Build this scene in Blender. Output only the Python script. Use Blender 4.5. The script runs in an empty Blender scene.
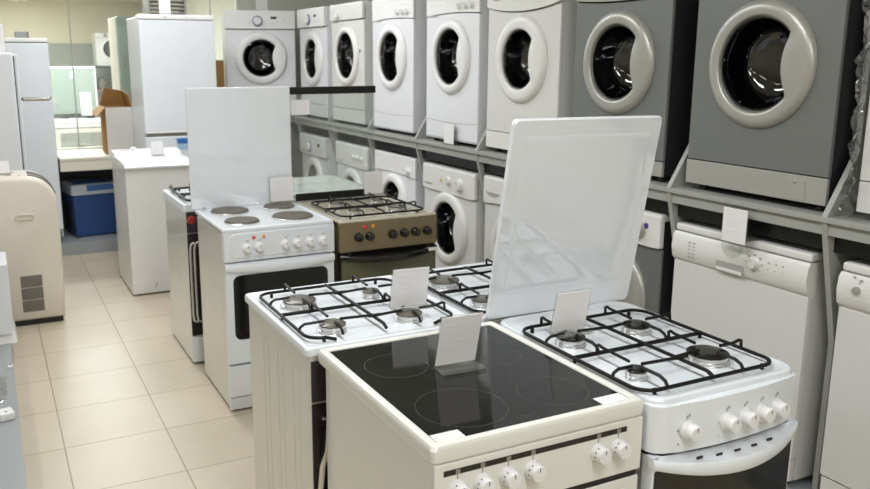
import bpy, bmesh, math, random
from mathutils import Vector, Matrix
random.seed(7)
S = bpy.context.scene
COL = S.collection
PI = math.pi

# ------------------------------------------------------------------ materials
def lin(c):
    c = c / 255.0
    return c / 12.92 if c <= 0.04045 else ((c + 0.055) / 1.055) ** 2.4

def rgb(h):
    return tuple(lin(int(h[i:i + 2], 16)) for i in (0, 2, 4))

def mat(name, h, rough=.35, metal=0.0, coat=0.0, spec=.5, var=.03, scale=9.0, bump=0.0, bscale=60.0, emit=0):
    m = bpy.data.materials.new(name); m.use_nodes = True
    nt = m.node_tree; n = nt.nodes; L = nt.links
    b = n['Principled BSDF']
    tc = n.new('ShaderNodeTexCoord')
    nz = n.new('ShaderNodeTexNoise'); nz.inputs['Scale'].default_value = scale; nz.inputs['Detail'].default_value = 3
    L.new(tc.outputs['Object'], nz.inputs['Vector'])
    mx = n.new('ShaderNodeMix'); mx.data_type = 'RGBA'
    c = rgb(h)
    mx.inputs[6].default_value = (*[max(0, v * (1 - var)) for v in c], 1)
    mx.inputs[7].default_value = (*[min(1, v * (1 + var)) for v in c], 1)
    L.new(nz.outputs['Fac'], mx.inputs[0]); L.new(mx.outputs[2], b.inputs['Base Color'])
    mr = n.new('ShaderNodeMapRange')
    mr.inputs['To Min'].default_value = max(.02, rough * .9); mr.inputs['To Max'].default_value = min(1, rough * 1.1)
    L.new(nz.outputs['Fac'], mr.inputs['Value']); L.new(mr.outputs['Result'], b.inputs['Roughness'])
    b.inputs['Metallic'].default_value = metal
    b.inputs['Coat Weight'].default_value = coat
    b.inputs['Coat Roughness'].default_value = .08
    b.inputs['Specular IOR Level'].default_value = spec
    if bump:
        nb = n.new('ShaderNodeTexNoise'); nb.inputs['Scale'].default_value = bscale
        L.new(tc.outputs['Object'], nb.inputs['Vector'])
        bp = n.new('ShaderNodeBump'); bp.inputs['Strength'].default_value = bump; bp.inputs['Distance'].default_value = .01
        L.new(nb.outputs['Fac'], bp.inputs['Height']); L.new(bp.outputs['Normal'], b.inputs['Normal'])
    if emit:
        L.new(mx.outputs[2], b.inputs['Emission Color']); b.inputs['Emission Strength'].default_value = emit
    return m

def glass(name, tint, rough=.02, f0=.05, haze=0.0, bump=0.0):
    m = bpy.data.materials.new(name); m.use_nodes = True
    nt = m.node_tree; n = nt.nodes; L = nt.links
    n.remove(n['Principled BSDF'])
    out = n['Material Output']
    tr = n.new('ShaderNodeBsdfTransparent'); tr.inputs['Color'].default_value = (*rgb(tint), 1)
    gl = n.new('ShaderNodeBsdfGlossy'); gl.inputs['Roughness'].default_value = rough
    lw = n.new('ShaderNodeLayerWeight'); lw.inputs['Blend'].default_value = .5
    pw = n.new('ShaderNodeMath'); pw.operation = 'POWER'; pw.inputs[1].default_value = 5
    ma = n.new('ShaderNodeMath'); ma.operation = 'MULTIPLY_ADD'; ma.inputs[1].default_value = 1 - f0; ma.inputs[2].default_value = f0
    L.new(lw.outputs['Facing'], pw.inputs[0]); L.new(pw.outputs[0], ma.inputs[0])
    tc = n.new('ShaderNodeTexCoord'); nz = n.new('ShaderNodeTexNoise'); nz.inputs['Scale'].default_value = 14
    L.new(tc.outputs['Object'], nz.inputs['Vector'])
    if bump:
        bp = n.new('ShaderNodeBump'); bp.inputs['Strength'].default_value = bump; bp.inputs['Distance'].default_value = .03
        L.new(nz.outputs['Fac'], bp.inputs['Height']); L.new(bp.outputs['Normal'], gl.inputs['Normal'])
    mx = n.new('ShaderNodeMixShader')
    L.new(ma.outputs[0], mx.inputs[0]); L.new(tr.outputs[0], mx.inputs[1]); L.new(gl.outputs[0], mx.inputs[2])
    last = mx
    if haze:
        df = n.new('ShaderNodeBsdfDiffuse'); df.inputs['Color'].default_value = (.8, .85, .82, 1)
        m2 = n.new('ShaderNodeMixShader'); m2.inputs[0].default_value = haze
        L.new(mx.outputs[0], m2.inputs[1]); L.new(df.outputs[0], m2.inputs[2]); last = m2
    L.new(last.outputs[0], out.inputs['Surface'])
    return m

M = {}
M['enamel'] = mat('white_enamel', 'E2E6EB', .22, coat=.25)
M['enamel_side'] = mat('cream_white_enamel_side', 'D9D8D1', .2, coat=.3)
M['enamel_cool'] = mat('cool_white_enamel', 'DCDFE4', .3, coat=.12)
M['lid'] = mat('glossy_white_lid_enamel', 'E8ECF2', .08, coat=1.0)
M['lid'].node_tree.nodes['Principled BSDF'].inputs['Coat Roughness'].default_value = .02
M['lid'].node_tree.nodes['Principled BSDF'].inputs['Coat IOR'].default_value = 1.8
M['shelfcream'] = mat('cream_shelf_laminate', 'DAD5C4', .45)
M['cap_grey'] = mat('grey_reflection_burner_cap', '6B675E', .25, metal=.3)  # grey of reflections on black enamel caps put into the base colour
M['cream'] = mat('cream_enamel', 'DFDED7', .24, coat=.25)
M['cream_lt'] = mat('light_cream_plastic', 'E3E2DF', .32)
M['white_pl'] = mat('white_plastic', 'E6E5E5', .32)
M['white_mach'] = mat('white_painted_steel', 'E2E3E7', .3, coat=.15)
M['warm_mach'] = mat('warm_white_painted_steel', 'DAD9D7', .3, coat=.15)
M['silver'] = mat('silver_grey_paint', '7B7E7D', .38, metal=.35)
M['silver_lt'] = mat('light_silver_paint', 'AFAEA8', .34, metal=.3)
M['ring_silver'] = mat('satin_silver_door_ring', 'ADACA6', .3, metal=.35)
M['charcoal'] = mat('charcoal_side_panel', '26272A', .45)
M['black'] = mat('black_plastic', '101011', .35)
M['blackgloss'] = mat('black_gloss', '0B0B0B', .12, coat=.4)
M['iron'] = mat('black_cast_iron', '12110D', .45, spec=.25, bump=.1, bscale=200)
M['cap'] = mat('black_enamel_burner_cap', '191611', .22, coat=.3)
M['alu'] = mat('cast_aluminium', 'D0D0CE', .26, metal=.9, bump=.1, bscale=120)
M['chrome'] = mat('chrome', 'D8D8D8', .12, metal=1)
M['steel'] = mat('stainless_drum_steel', '454442', .3, metal=.8)
M['bronze'] = mat('brown_stainless_steel', '8C7F64', .33, metal=.55, var=.08)
M['bronzetop'] = mat('tan_enamel_hob', 'CFC7B4', .2, metal=.1, coat=.4)
M['plate'] = mat('cast_iron_hotplate', '615B52', .5, bump=.15, bscale=150)
M['ceran'] = mat('black_ceramic_glass', '0B0B0C', .07, spec=.42)
M['ceranring'] = mat('printed_zone_ring', '4A4844', .25)
M['ovenglass'] = mat('black_oven_glass', '0C0C0B', .08, coat=.3)
M['ovenglass_g'] = mat('greenish_oven_glass', '585A40', .1, coat=.4)
M['rubber'] = mat('grey_rubber_gasket', '3E4040', .5)
M['darkin'] = mat('dark_drum_interior', '2A2A2A', .4)
M['paper'] = mat('white_card', 'EBE9EA', .6, var=.015)
M['ink'] = mat('grey_print', '6A6A6E', .5)
M['inklt'] = mat('pale_grey_print', 'A9A7A4', .5)
M['inkpaper'] = mat('faint_print', 'DDDADA', .6)
M['red'] = mat('red_pilot_lens', 'E2392C', .25)
M['amber'] = mat('amber_pilot_lens', 'E09324', .25)
M['redknob'] = mat('dark_red_knob', 'A02822', .35)
M['rack'] = mat('grey_laminate', 'A2A39E', .45, var=.02)
M['rack_back'] = mat('dark_grey_back_board', '242421', .6)
M['plinth'] = mat('grey_plinth_laminate', '94989B', .4)
M['beige'] = mat('beige_plastic', 'D8D0C3', .42)
M['beige_dk'] = mat('brown_grey_grille', '70665A', .55)
M['slotdk'] = mat('dark_grey_vent_plastic', '625D57', .45)
M['greyslot'] = mat('grey_vent_plastic', '87827A', .4)
M['blue'] = mat('navy_blue_plastic', '27497F', .4)
M['bluelt'] = mat('mid_blue_plastic', '3C64A4', .4)
M['greylid'] = mat('grey_lid_plastic', 'BCC3CB', .4)
M['cardboard'] = mat('brown_cardboard', 'A87C45', .7, var=.08)
M['cardwhite'] = mat('grey_printed_carton', 'CFCAC6', .5)
M['wallcream'] = mat('cream_painted_wall', 'E2DCC8', .7, var=.02)
M['wallgrey'] = mat('grey_green_painted_wall', 'D6D7CF', .7, var=.02)
M['ceil'] = mat('white_ceiling_paint', 'DAD8CC', .8, var=.02)
M['greyband'] = mat('grey_wall_panel', '9A9F9C', .6)
M['label_blue'] = mat('blue_print', '2F66AE', .4)
M['label_lt'] = mat('light_blue_print', '9FC0DD', .4)
M['yellow'] = mat('yellow_print', 'E0B23A', .4)
M['violet'] = mat('violet_button', '4A3C86', .35)
M['bluedial'] = mat('blue_grey_dial_ring', '6C7F98', .3, metal=.3)
M['wire'] = mat('grey_wire_mesh', '8C8E88', .4, metal=.5)
M['glass'] = glass('clear_green_tinted_glass', 'F3F6F3', .02, .06, haze=.05)
M['lidglass'] = glass('clear_lid_glass', 'F5F8F6', .03, .09, haze=.04)
M['rimsteel'] = mat('grey_steel_rim', '8E8E8C', .28, metal=.85)
M['smoke'] = glass('smoked_door_glass', '77777A', .03, .10)
M['acrylic'] = glass('clear_acrylic', 'F1F1EE', .04, .07, haze=.04)
M['film'] = glass('clear_plastic_film', 'F0F0EE', .06, .16, haze=.04, bump=1.0)
M['palelid'] = mat('pale_green_white_enamel', 'DDE3DD', .12, coat=.5)
M['mintglass'] = mat('mint_tinted_lid_glass', '98A59D', .15, coat=.4)

def floor_mat():
    m = bpy.data.materials.new('beige_floor_tiles'); m.use_nodes = True
    nt = m.node_tree; n = nt.nodes; L = nt.links; b = n['Principled BSDF']
    tc = n.new('ShaderNodeTexCoord'); mp = n.new('ShaderNodeMapping')
    mp.inputs['Location'].default_value = (-.16573 + 4.1064, -.1334 + 4.1064, 0)
    L.new(tc.outputs['Object'], mp.inputs['Vector'])
    br = n.new('ShaderNodeTexBrick'); br.offset = 0; br.squash = 1
    br.inputs['Scale'].default_value = 1; br.inputs['Brick Width'].default_value = .41064; br.inputs['Row Height'].default_value = .41064
    br.inputs['Mortar Size'].default_value = .0028; br.inputs['Mortar Smooth'].default_value = .2; br.inputs['Bias'].default_value = 0
    br.inputs['Color1'].default_value = (*rgb('C9BDA9'), 1); br.inputs['Color2'].default_value = (*rgb('C4B8A3'), 1)
    br.inputs['Mortar'].default_value = (*rgb('8F8468'), 1)
    L.new(mp.outputs['Vector'], br.inputs['Vector'])
    nz = n.new('ShaderNodeTexNoise'); nz.inputs['Scale'].default_value = 6; nz.inputs['Detail'].default_value = 6
    L.new(tc.outputs['Object'], nz.inputs['Vector'])
    mx = n.new('ShaderNodeMix'); mx.data_type = 'RGBA'; mx.blend_type = 'MULTIPLY'; mx.inputs[0].default_value = .12
    L.new(br.outputs['Color'], mx.inputs[6]); L.new(nz.outputs['Fac'], mx.inputs[7]); L.new(mx.outputs[2], b.inputs['Base Color'])
    b.inputs['Roughness'].default_value = .36
    bp = n.new('ShaderNodeBump'); bp.inputs['Strength'].default_value = .25; bp.inputs['Distance'].default_value = .002; bp.invert = True
    L.new(br.outputs['Fac'], bp.inputs['Height']); L.new(bp.outputs['Normal'], b.inputs['Normal'])
    return m
M['floor'] = floor_mat()

# ------------------------------------------------------------------ mesh helpers
class MB:
    def __init__(s): s.bm = bmesh.new()
    def box(s, x0, x1, y0, y1, z0, z1, bev=0, seg=2):
        mt = Matrix.Translation(((x0 + x1) / 2, (y0 + y1) / 2, (z0 + z1) / 2)) @ Matrix.Diagonal((abs(x1 - x0), abs(y1 - y0), abs(z1 - z0), 1))
        r = bmesh.ops.create_cube(s.bm, size=1, matrix=mt)
        if bev:
            es = list({e for v in r['verts'] for e in v.link_edges})
            bmesh.ops.bevel(s.bm, geom=es, offset=bev, segments=seg, affect='EDGES', profile=.5)
        return s
    def skin(s, loops, cap0=True, cap1=True, closed=True):
        vs = [[s.bm.verts.new(p) for p in lp] for lp in loops]
        n = len(vs[0])
        for a, b in zip(vs, vs[1:]):
            for i in range(n if closed else n - 1):
                j = (i + 1) % n
                s.bm.faces.new((a[i], a[j], b[j], b[i]))
        if cap0: s.bm.faces.new(list(reversed(vs[0])))
        if cap1: s.bm.faces.new(vs[-1])
        return s
    def tube(s, pts, r, n=8, closed=False):
        pts = [Vector(p) for p in pts]
        loops = []; N = len(pts); up = None
        for i, p in enumerate(pts):
            a = pts[(i - 1) % N] if (i > 0 or closed) else None
            b = pts[(i + 1) % N] if (i < N - 1 or closed) else None
            t = ((b - p).normalized() if b is not None else Vector()) + ((p - a).normalized() if a is not None else Vector())
            t.normalize()
            if up is None:
                up = Vector((0, 0, 1)) if abs(t.z) < .9 else Vector((1, 0, 0))
            u = t.cross(up)
            if u.length < 1e-4: u = t.cross(Vector((0.3, 1, .2)))
            u.normalize(); v = u.cross(t).normalized(); up = v
            rr = r[i] if isinstance(r, (list, tuple)) else r
            loops.append([p + (u * math.cos(2 * PI * k / n) + v * math.sin(2 * PI * k / n)) * rr for k in range(n)])
        if closed: s.skin(loops + [loops[0]], False, False)
        else: s.skin(loops)
        return s
    def lathe(s, prof, o=(0, 0, 0), axis='z', n=32, cap=True):
        # prof: list of (radius, t along axis)
        o = Vector(o); loops = []
        for r, t in prof:
            r = max(r, 2e-4); lp = []
            for k in range(n):
                c, q = r * math.cos(2 * PI * k / n), r * math.sin(2 * PI * k / n)
                lp.append(o + Vector({'z': (c, q, t), 'y': (c, t, q), 'x': (t, c, q)}[axis]))
            loops.append(lp)
        s.skin(loops, cap, cap); return s
    def prism(s, poly, axis, a, b, bev=0, seg=2):
        f = {'y': lambda u, v, t: (u, t, v), 'x': lambda u, v, t: (t, u, v), 'z': lambda u, v, t: (u, v, t)}[axis]
        n0 = set(s.bm.edges)
        s.skin([[f(u, v, a) for u, v in poly], [f(u, v, b) for u, v in poly]])
        if bev:
            es = [e for e in s.bm.edges if e not in n0]
            bmesh.ops.bevel(s.bm, geom=es, offset=bev, segments=seg, affect='EDGES', profile=.5)
        return s
    def build(s, name, m, parent=None, ang=38, loc=None, rot=None):
        bmesh.ops.remove_doubles(s.bm, verts=s.bm.verts, dist=1e-6)
        bmesh.ops.recalc_face_normals(s.bm, faces=s.bm.faces)
        me = bpy.data.meshes.new(name); s.bm.to_mesh(me); s.bm.free()
        me.polygons.foreach_set('use_smooth', [True] * len(me.polygons))
        me.set_sharp_from_angle(angle=math.radians(ang))
        me.materials.append(M[m] if isinstance(m, str) else m)
        o = bpy.data.objects.new(name, me); COL.objects.link(o)
        if parent is not None: o.parent = parent
        if ang < 45:
            wn = o.modifiers.new('weighted_normal', 'WEIGHTED_NORMAL'); wn.keep_sharp = True; wn.weight = 50
        if loc: o.location = loc
        if rot: o.rotation_euler = rot
        return o

def rr(x0, x1, y0, y1, r, n=5):
    """rounded rectangle, list of (u,v)"""
    out = []
    for cx, cy, a0 in ((x1 - r, y1 - r, 0), (x0 + r, y1 - r, PI / 2), (x0 + r, y0 + r, PI), (x1 - r, y0 + r, 1.5 * PI)):
        for k in range(n + 1):
            a = a0 + PI / 2 * k / n
            out.append((cx + r * math.cos(a), cy + r * math.sin(a)))
    return out

def polar_poly(poly, cx, cz, angs):
    out = []
    for a in angs:
        d = (math.cos(a), math.sin(a)); best = None
        for (x0, z0), (x1, z1) in zip(poly, poly[1:] + poly[:1]):
            ex, ez = x1 - x0, z1 - z0; den = d[0] * ez - d[1] * ex
            if abs(den) < 1e-12: continue
            t = ((x0 - cx) * ez - (z0 - cz) * ex) / den
            u = ((x0 - cx) * d[1] - (z0 - cz) * d[0]) / den
            if t > 0 and -1e-6 <= u <= 1 + 1e-6 and (best is None or t < best): best = t
        out.append((cx + d[0] * best, cz + d[1] * best))
    return out

def prop(o, label=None, cat=None, group=None, kind=None):
    if label: o['label'] = label
    if cat: o['category'] = cat
    if group: o['group'] = group
    if kind: o['kind'] = kind
    return o

def thing(name, label, cat, loc=(0, 0, 0), rz=0, group=None):
    o = bpy.data.objects.new(name, None); COL.objects.link(o)
    o.empty_display_size = .1; o.location = loc; o.rotation_euler = (0, 0, rz)
    return prop(o, label, cat, group)

def struct(name, mb, m): return prop(mb.build(name, m), kind='structure')

# ------------------------------------------------------------------ small shared parts
def dial(parent, x, z, y, r, m='white_pl', depth=.022, grip=True, name='knob', ring=None, mark=True, skirt=1.28, gp=.007):
    mb = MB(); mb.lathe([(r * skirt, y + .002), (r * skirt, y - .003), (r * skirt * .94, y - .006), (r, y - .008), (r * .96, y - depth), (r * .86, y - depth - .003), (0, y - depth - .0035)], (x, 0, z), 'y', 24)
    if grip: mb.box(x - r * .2, x + r * .2, y - depth - gp, y - depth + .002, z - r * .88, z + r * .88, r * .08)
    k = mb.build(name, m, parent)
    if ring:
        a = MB(); a.lathe([(r * 1.3, y + .002), (r * 1.3, y - .005), (r * 1.05, y - .009), (r * 1.05, y + .001)], (x, 0, z), 'y', 24, cap=False)
        prop(a.build('dial_ring', ring, k), 'blue grey ring around the dial')
    if mark:
        a = MB(); a.box(x - .0011, x + .0011, y - depth - gp - .0006, y - depth - gp + .0005, z + r * .3, z + r * .8)
        a.build('pointer_mark', 'ink', k)
    return k

def feet(parent, w, d, h=.025, r=.018, m='black'):
    for sx in (-1, 1):
        for y in (.05, d - .05):
            MB().lathe([(r, 0), (r, h * .5), (r * .7, h * .6), (r * .7, h + .004)], (sx * (w / 2 - .05), y, 0), 'z', 14).build('foot', m, parent)

def price_tag(label, loc, rz=0, w=.115, h=.125, lean=.14, base=.05, disc=False, group='price tags in acrylic stands', printed=True, hang=0):
    t = thing('price_tag', label, 'price tag', loc, rz, group)
    sn, cs = math.sin(lean), math.cos(lean)
    def P(x, y, z):   # point on the leaning plane (z measured along it)
        return (x, y * cs + z * sn, z * cs - y * sn)
    mb = MB()
    def slab(y0, y1, x0, x1, z0, z1, b):
        b.skin([[P(x0, y0, z0), P(x1, y0, z0), P(x1, y1, z0), P(x0, y1, z0)], [P(x0, y0, z1), P(x1, y0, z1), P(x1, y1, z1), P(x0, y1, z1)]])
    slab(.0028, .005, -w / 2, w / 2, .001, h + .002, mb)
    if hang: mb.box(-w / 2, w / 2, .003, base, hang, hang + .0025)
    else:
        mb.box(-w / 2, w / 2, -base, .006, 0, .0025)
        mb.box(-w / 2, w / 2, -base, -base + .0025, 0, .010)
    if disc:
        pts = [(-w / 2 * .9, 0)] + [(-w / 2 * .9 * math.cos(a), -.05 * math.sin(a)) for a in [PI * k / 14 for k in range(1, 14)]] + [(w / 2 * .9, 0)]
        mb.prism(pts, 'y', -.002, 0)
    mb.build('acrylic_stand', 'acrylic', t)
    mb = MB(); slab(.0008, .0027, -w / 2 + .003, w / 2 - .003, .006, h, mb)
    c = mb.build('card', 'paper', t)
    if printed:
        mb = MB()
        for k in range(4):
            zz = h * (.82 - .16 * k)
            slab(.0004, .0008, -w * .33, w * (.05 + .28 * random.random()), zz, zz + .002, mb)
        mb.build('printed_lines', 'inkpaper', c)
    return t

# ------------------------------------------------------------------ washing machines
def washer(label, loc, rz, group, name='washing_machine', h=.85, w=.60, d=.54, dz=.49, ro=.218, ri=.150, cut=True,
           pz=.735, curve=0.0, panel='flush', front='white_mach', side='white_mach', pm='white_pl', ring='white_pl',
           knob=None, small=(), disp=None, drawer=None, slot=None, kick=.115, kickm=None, hatch=None, marks=(), sticker=None,
           drum_shift=0.0, extras=None, kneedge=True):
    t = thing(name, label, 'washing machine', loc, rz, group)
    f0 = .025
    feet(t, w, d)
    # body: open-fronted steel shell with a wall thickness
    hw = w / 2 - .001
    lo = lambda x, z0, z1, y, r: [(u, y, v) for u, v in rr(-x, x, z0, z1, r, 3)]
    mb = MB(); mb.skin([lo(hw - .012, f0 + .012, h - .012, d - .02, .004), lo(hw - .012, f0 + .012, h - .012, .02, .004),
                        lo(hw + .001, f0, h, .014, .008), lo(hw + .001, f0, h, d, .008)])
    mb.build('body', side, t)
    # front panel with a round opening
    g = .0025
    def top_curve(n=12):
        return [(hw - 2 * hw * k / n, pz - g + curve * (1 - ((2 * k / n) - 1) ** 2)) for k in range(n + 1)]
    poly = [(-hw, f0 + kick), (hw, f0 + kick)] + top_curve()
    angs = sorted({round(math.atan2(v - dz, u), 5) for u, v in poly} | {round(-PI + 2 * PI * k / 60, 5) for k in range(60)})
    outer = polar_poly(poly, 0, dz, angs)
    rh = ro - .022
    hole = [(rh * math.cos(a), dz + rh * math.sin(a)) for a in angs]
    ins = lambda q, e: [(u * (1 - e / hw), dz + (v - dz) * (1 - e / .4)) for u, v in q]
    mb = MB(); mb.skin([[(u, .045, v) for u, v in hole], [(u, 0, v) for u, v in hole], [(u, 0, v) for u, v in ins(outer, .003)],
                        [(u, .004, v) for u, v in outer], [(u, .0135, v) for u, v in outer]], False, False)
    mb.build('front_panel', front, t)
    # kick panel
    mb = MB(); mb.box(-hw, hw, .001 if kickm is None else -.002, .0135, f0, f0 + kick - g, .003)
    k = mb.build('kick_panel', kickm or front, t)
    if hatch:
        mb = MB(); mb.box(hatch[0], hatch[1], -.0045, .002, f0 + .008, f0 + kick - .02, .0015)
        hh = mb.build('filter_hatch', kickm or front, k)
        mb = MB(); mb.lathe([(.006, 0), (.006, -.004), (.002, -.0055)], ((hatch[0] + hatch[1]) / 2, -.004, f0 + kick - .026), 'y', 12)
        mb.build('latch', 'chrome', hh)
    # control panel
    yf = {'flush': -.003, 'proud': -.022, 'round': -.014}[panel]
    ppoly = [(hw, h - .004), (-hw, h - .004)] + [(u, v + 2 * g) for u, v in reversed(top_curve())]
    mb = MB(); mb.prism(ppoly, 'y', yf, .0135, .006 if panel == 'round' else .003, 3)
    cp = mb.build('control_panel', pm, t)
    mb = MB(); mb.box(-hw - .002, hw + .002, -.004 if panel == 'flush' else yf + .004, d, h - .028, h + .004, .006, 2)
    mb.build('top_plate', pm, t)
    if knob:
        dial(cp, knob[0], knob[1], yf, knob[2], knob[3] if len(knob) > 3 else 'white_pl', ring=knob[4] if len(knob) > 4 else None)
    for x, z, r in small: dial(cp, x, z, yf, r, pm, depth=.014)
    if disp:
        mb = MB(); mb.box(disp[0] - disp[2] / 2, disp[0] + disp[2] / 2, yf - .0015, yf + .004, disp[1] - disp[3] / 2, disp[1] + disp[3] / 2, .001)
        mb.build('display', 'blackgloss', cp)
    if drawer:
        x0, x1, z0, z1 = drawer
        mb = MB(); mb.skin([[(u, yf + .004, v) for u, v in rr(x0, x1, z0, z1, .008)], [(u, yf - .003, v) for u, v in rr(x0, x1, z0, z1, .008)],
                            [(u, yf - .006, v) for u, v in rr(x0 + .004, x1 - .004, z0 + .004, z1 - .004, .006)]])
        dr = mb.build('detergent_drawer', pm, cp)
    if slot:
        x0, x1, z0, z1 = slot
        mb = MB(); n = 10
        up = [(x0 + (x1 - x0) * k / n, z1) for k in range(n + 1)]
        dn = [(x1 - (x1 - x0) * k / n, z1 - .55 * (z1 - z0) * math.sin(PI * k / n) ** .6) for k in range(1, n)]
        mb.prism(up + dn, 'y', yf - .001, yf + .004)
        prop(mb.build('drawer_grip', 'inklt', cp), 'grey finger grip of the drawer')
    if marks:
        mb = MB()
        for x, z, a, b in marks: mb.box(x - a / 2, x + a / 2, yf - .0008, yf + .001, z - b / 2, z + b / 2)
        mb.build('marking', 'inklt', cp)
    if extras: extras(t, cp, yf)
    if sticker:
        mb = MB(); mb.box(sticker[0], sticker[1], -.0008, .001, sticker[2], sticker[3]); prop(mb.build('sticker', 'inkpaper', t), 'pale grey paper sticker on the front')
    # rubber gasket, drum and drum paddles behind the door
    MB().lathe([(rh - .001, .02), (rh - .001, .045), (ri + .012, .06), (ri - .004, .085), (ri - .006, .10), (ri + .02, .105)], (0, 0, dz), 'y', 40, cap=False).build('gasket', 'rubber', t)
    dm = MB().lathe([(ri + .002, .10), (ri + .03, .115), (ri + .055, .135), (ri + .06, .38), (ri + .03, .40), (.06, .385), (0, .38)], (0, 0, dz), 'y', 40, cap=False).build('drum', 'steel', t)
    mb = MB()
    for k in range(3):
        a = .7 + k * 2 * PI / 3 + drum_shift
        c, s_ = math.cos(a), math.sin(a)
        R = ri + .058
        q = []
        for y, wd, ht in ((.15, .035, .012), (.26, .03, .045), (.37, .035, .02)):
            q.append([(R * c - s_ * wd, y, dz + R * s_ + c * wd), ((R - ht) * c, y, dz + (R - ht) * s_), (R * c + s_ * wd, y, dz + R * s_ - c * wd)])
        mb.skin(q)
    mb.build('paddle', 'darkin', dm)
    # door: moulded ring with the grip side cutting into the glass
    N = 72; th = [2 * PI * k / N for k in range(N)]
    c0, kk = ri * .60, 2.9
    def rin(a, e=0.0):
        r = ri + e
        if not cut: return r
        c, s_ = math.cos(a), math.sin(a)
        if c <= 0: return r
        # solve r*c = c0 + kk*(r*s)^2
        A, B, C = kk * s_ * s_, -c, c0 + e
        if A < 1e-9: return min(r, C / c)
        D = B * B - 4 * A * C
        if D < 0: return r
        return min(r, (-B - math.sqrt(D)) / (2 * A))
    def loop(fr, y): return [(fr(a) * math.cos(a), y, dz + fr(a) * math.sin(a)) for a in th]
    K = lambda r: (lambda a: r)
    I = lambda e: (lambda a: rin(a, e))
    mb = MB(); mb.skin([loop(K(ro), -.001), loop(K(ro - .001), -.006), loop(K(ro - .006), -.016), loop(K(ro - .014), -.023), loop(K(ro - .025), -.027),
                        loop(lambda a: min(ro - .032, rin(a, .010)), -.028), loop(I(.003), -.025), loop(I(0), -.021), loop(I(.001), -.006)], False, False)
    door = mb.build('door', ring, t, ang=50)
    MB().lathe([(ri + .002, -.010), (ri - .010, -.0115), (ri - .021, .02), (ri - .03, .075), (ri - .055, .10), (ri * .4, .108), (0, .11)], (0, 0, dz), 'y', 48, cap=False).build('door_glass', 'smoke', door)
    MB().lathe([(ri + .008, -.013), (ri - .003, -.0145), (ri - .006, -.008), (ri - .012, .015), (ri - .018, .05)], (0, 0, dz), 'y', 48, cap=False).build('inner_rim', 'rimsteel', door)
    return t

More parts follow.
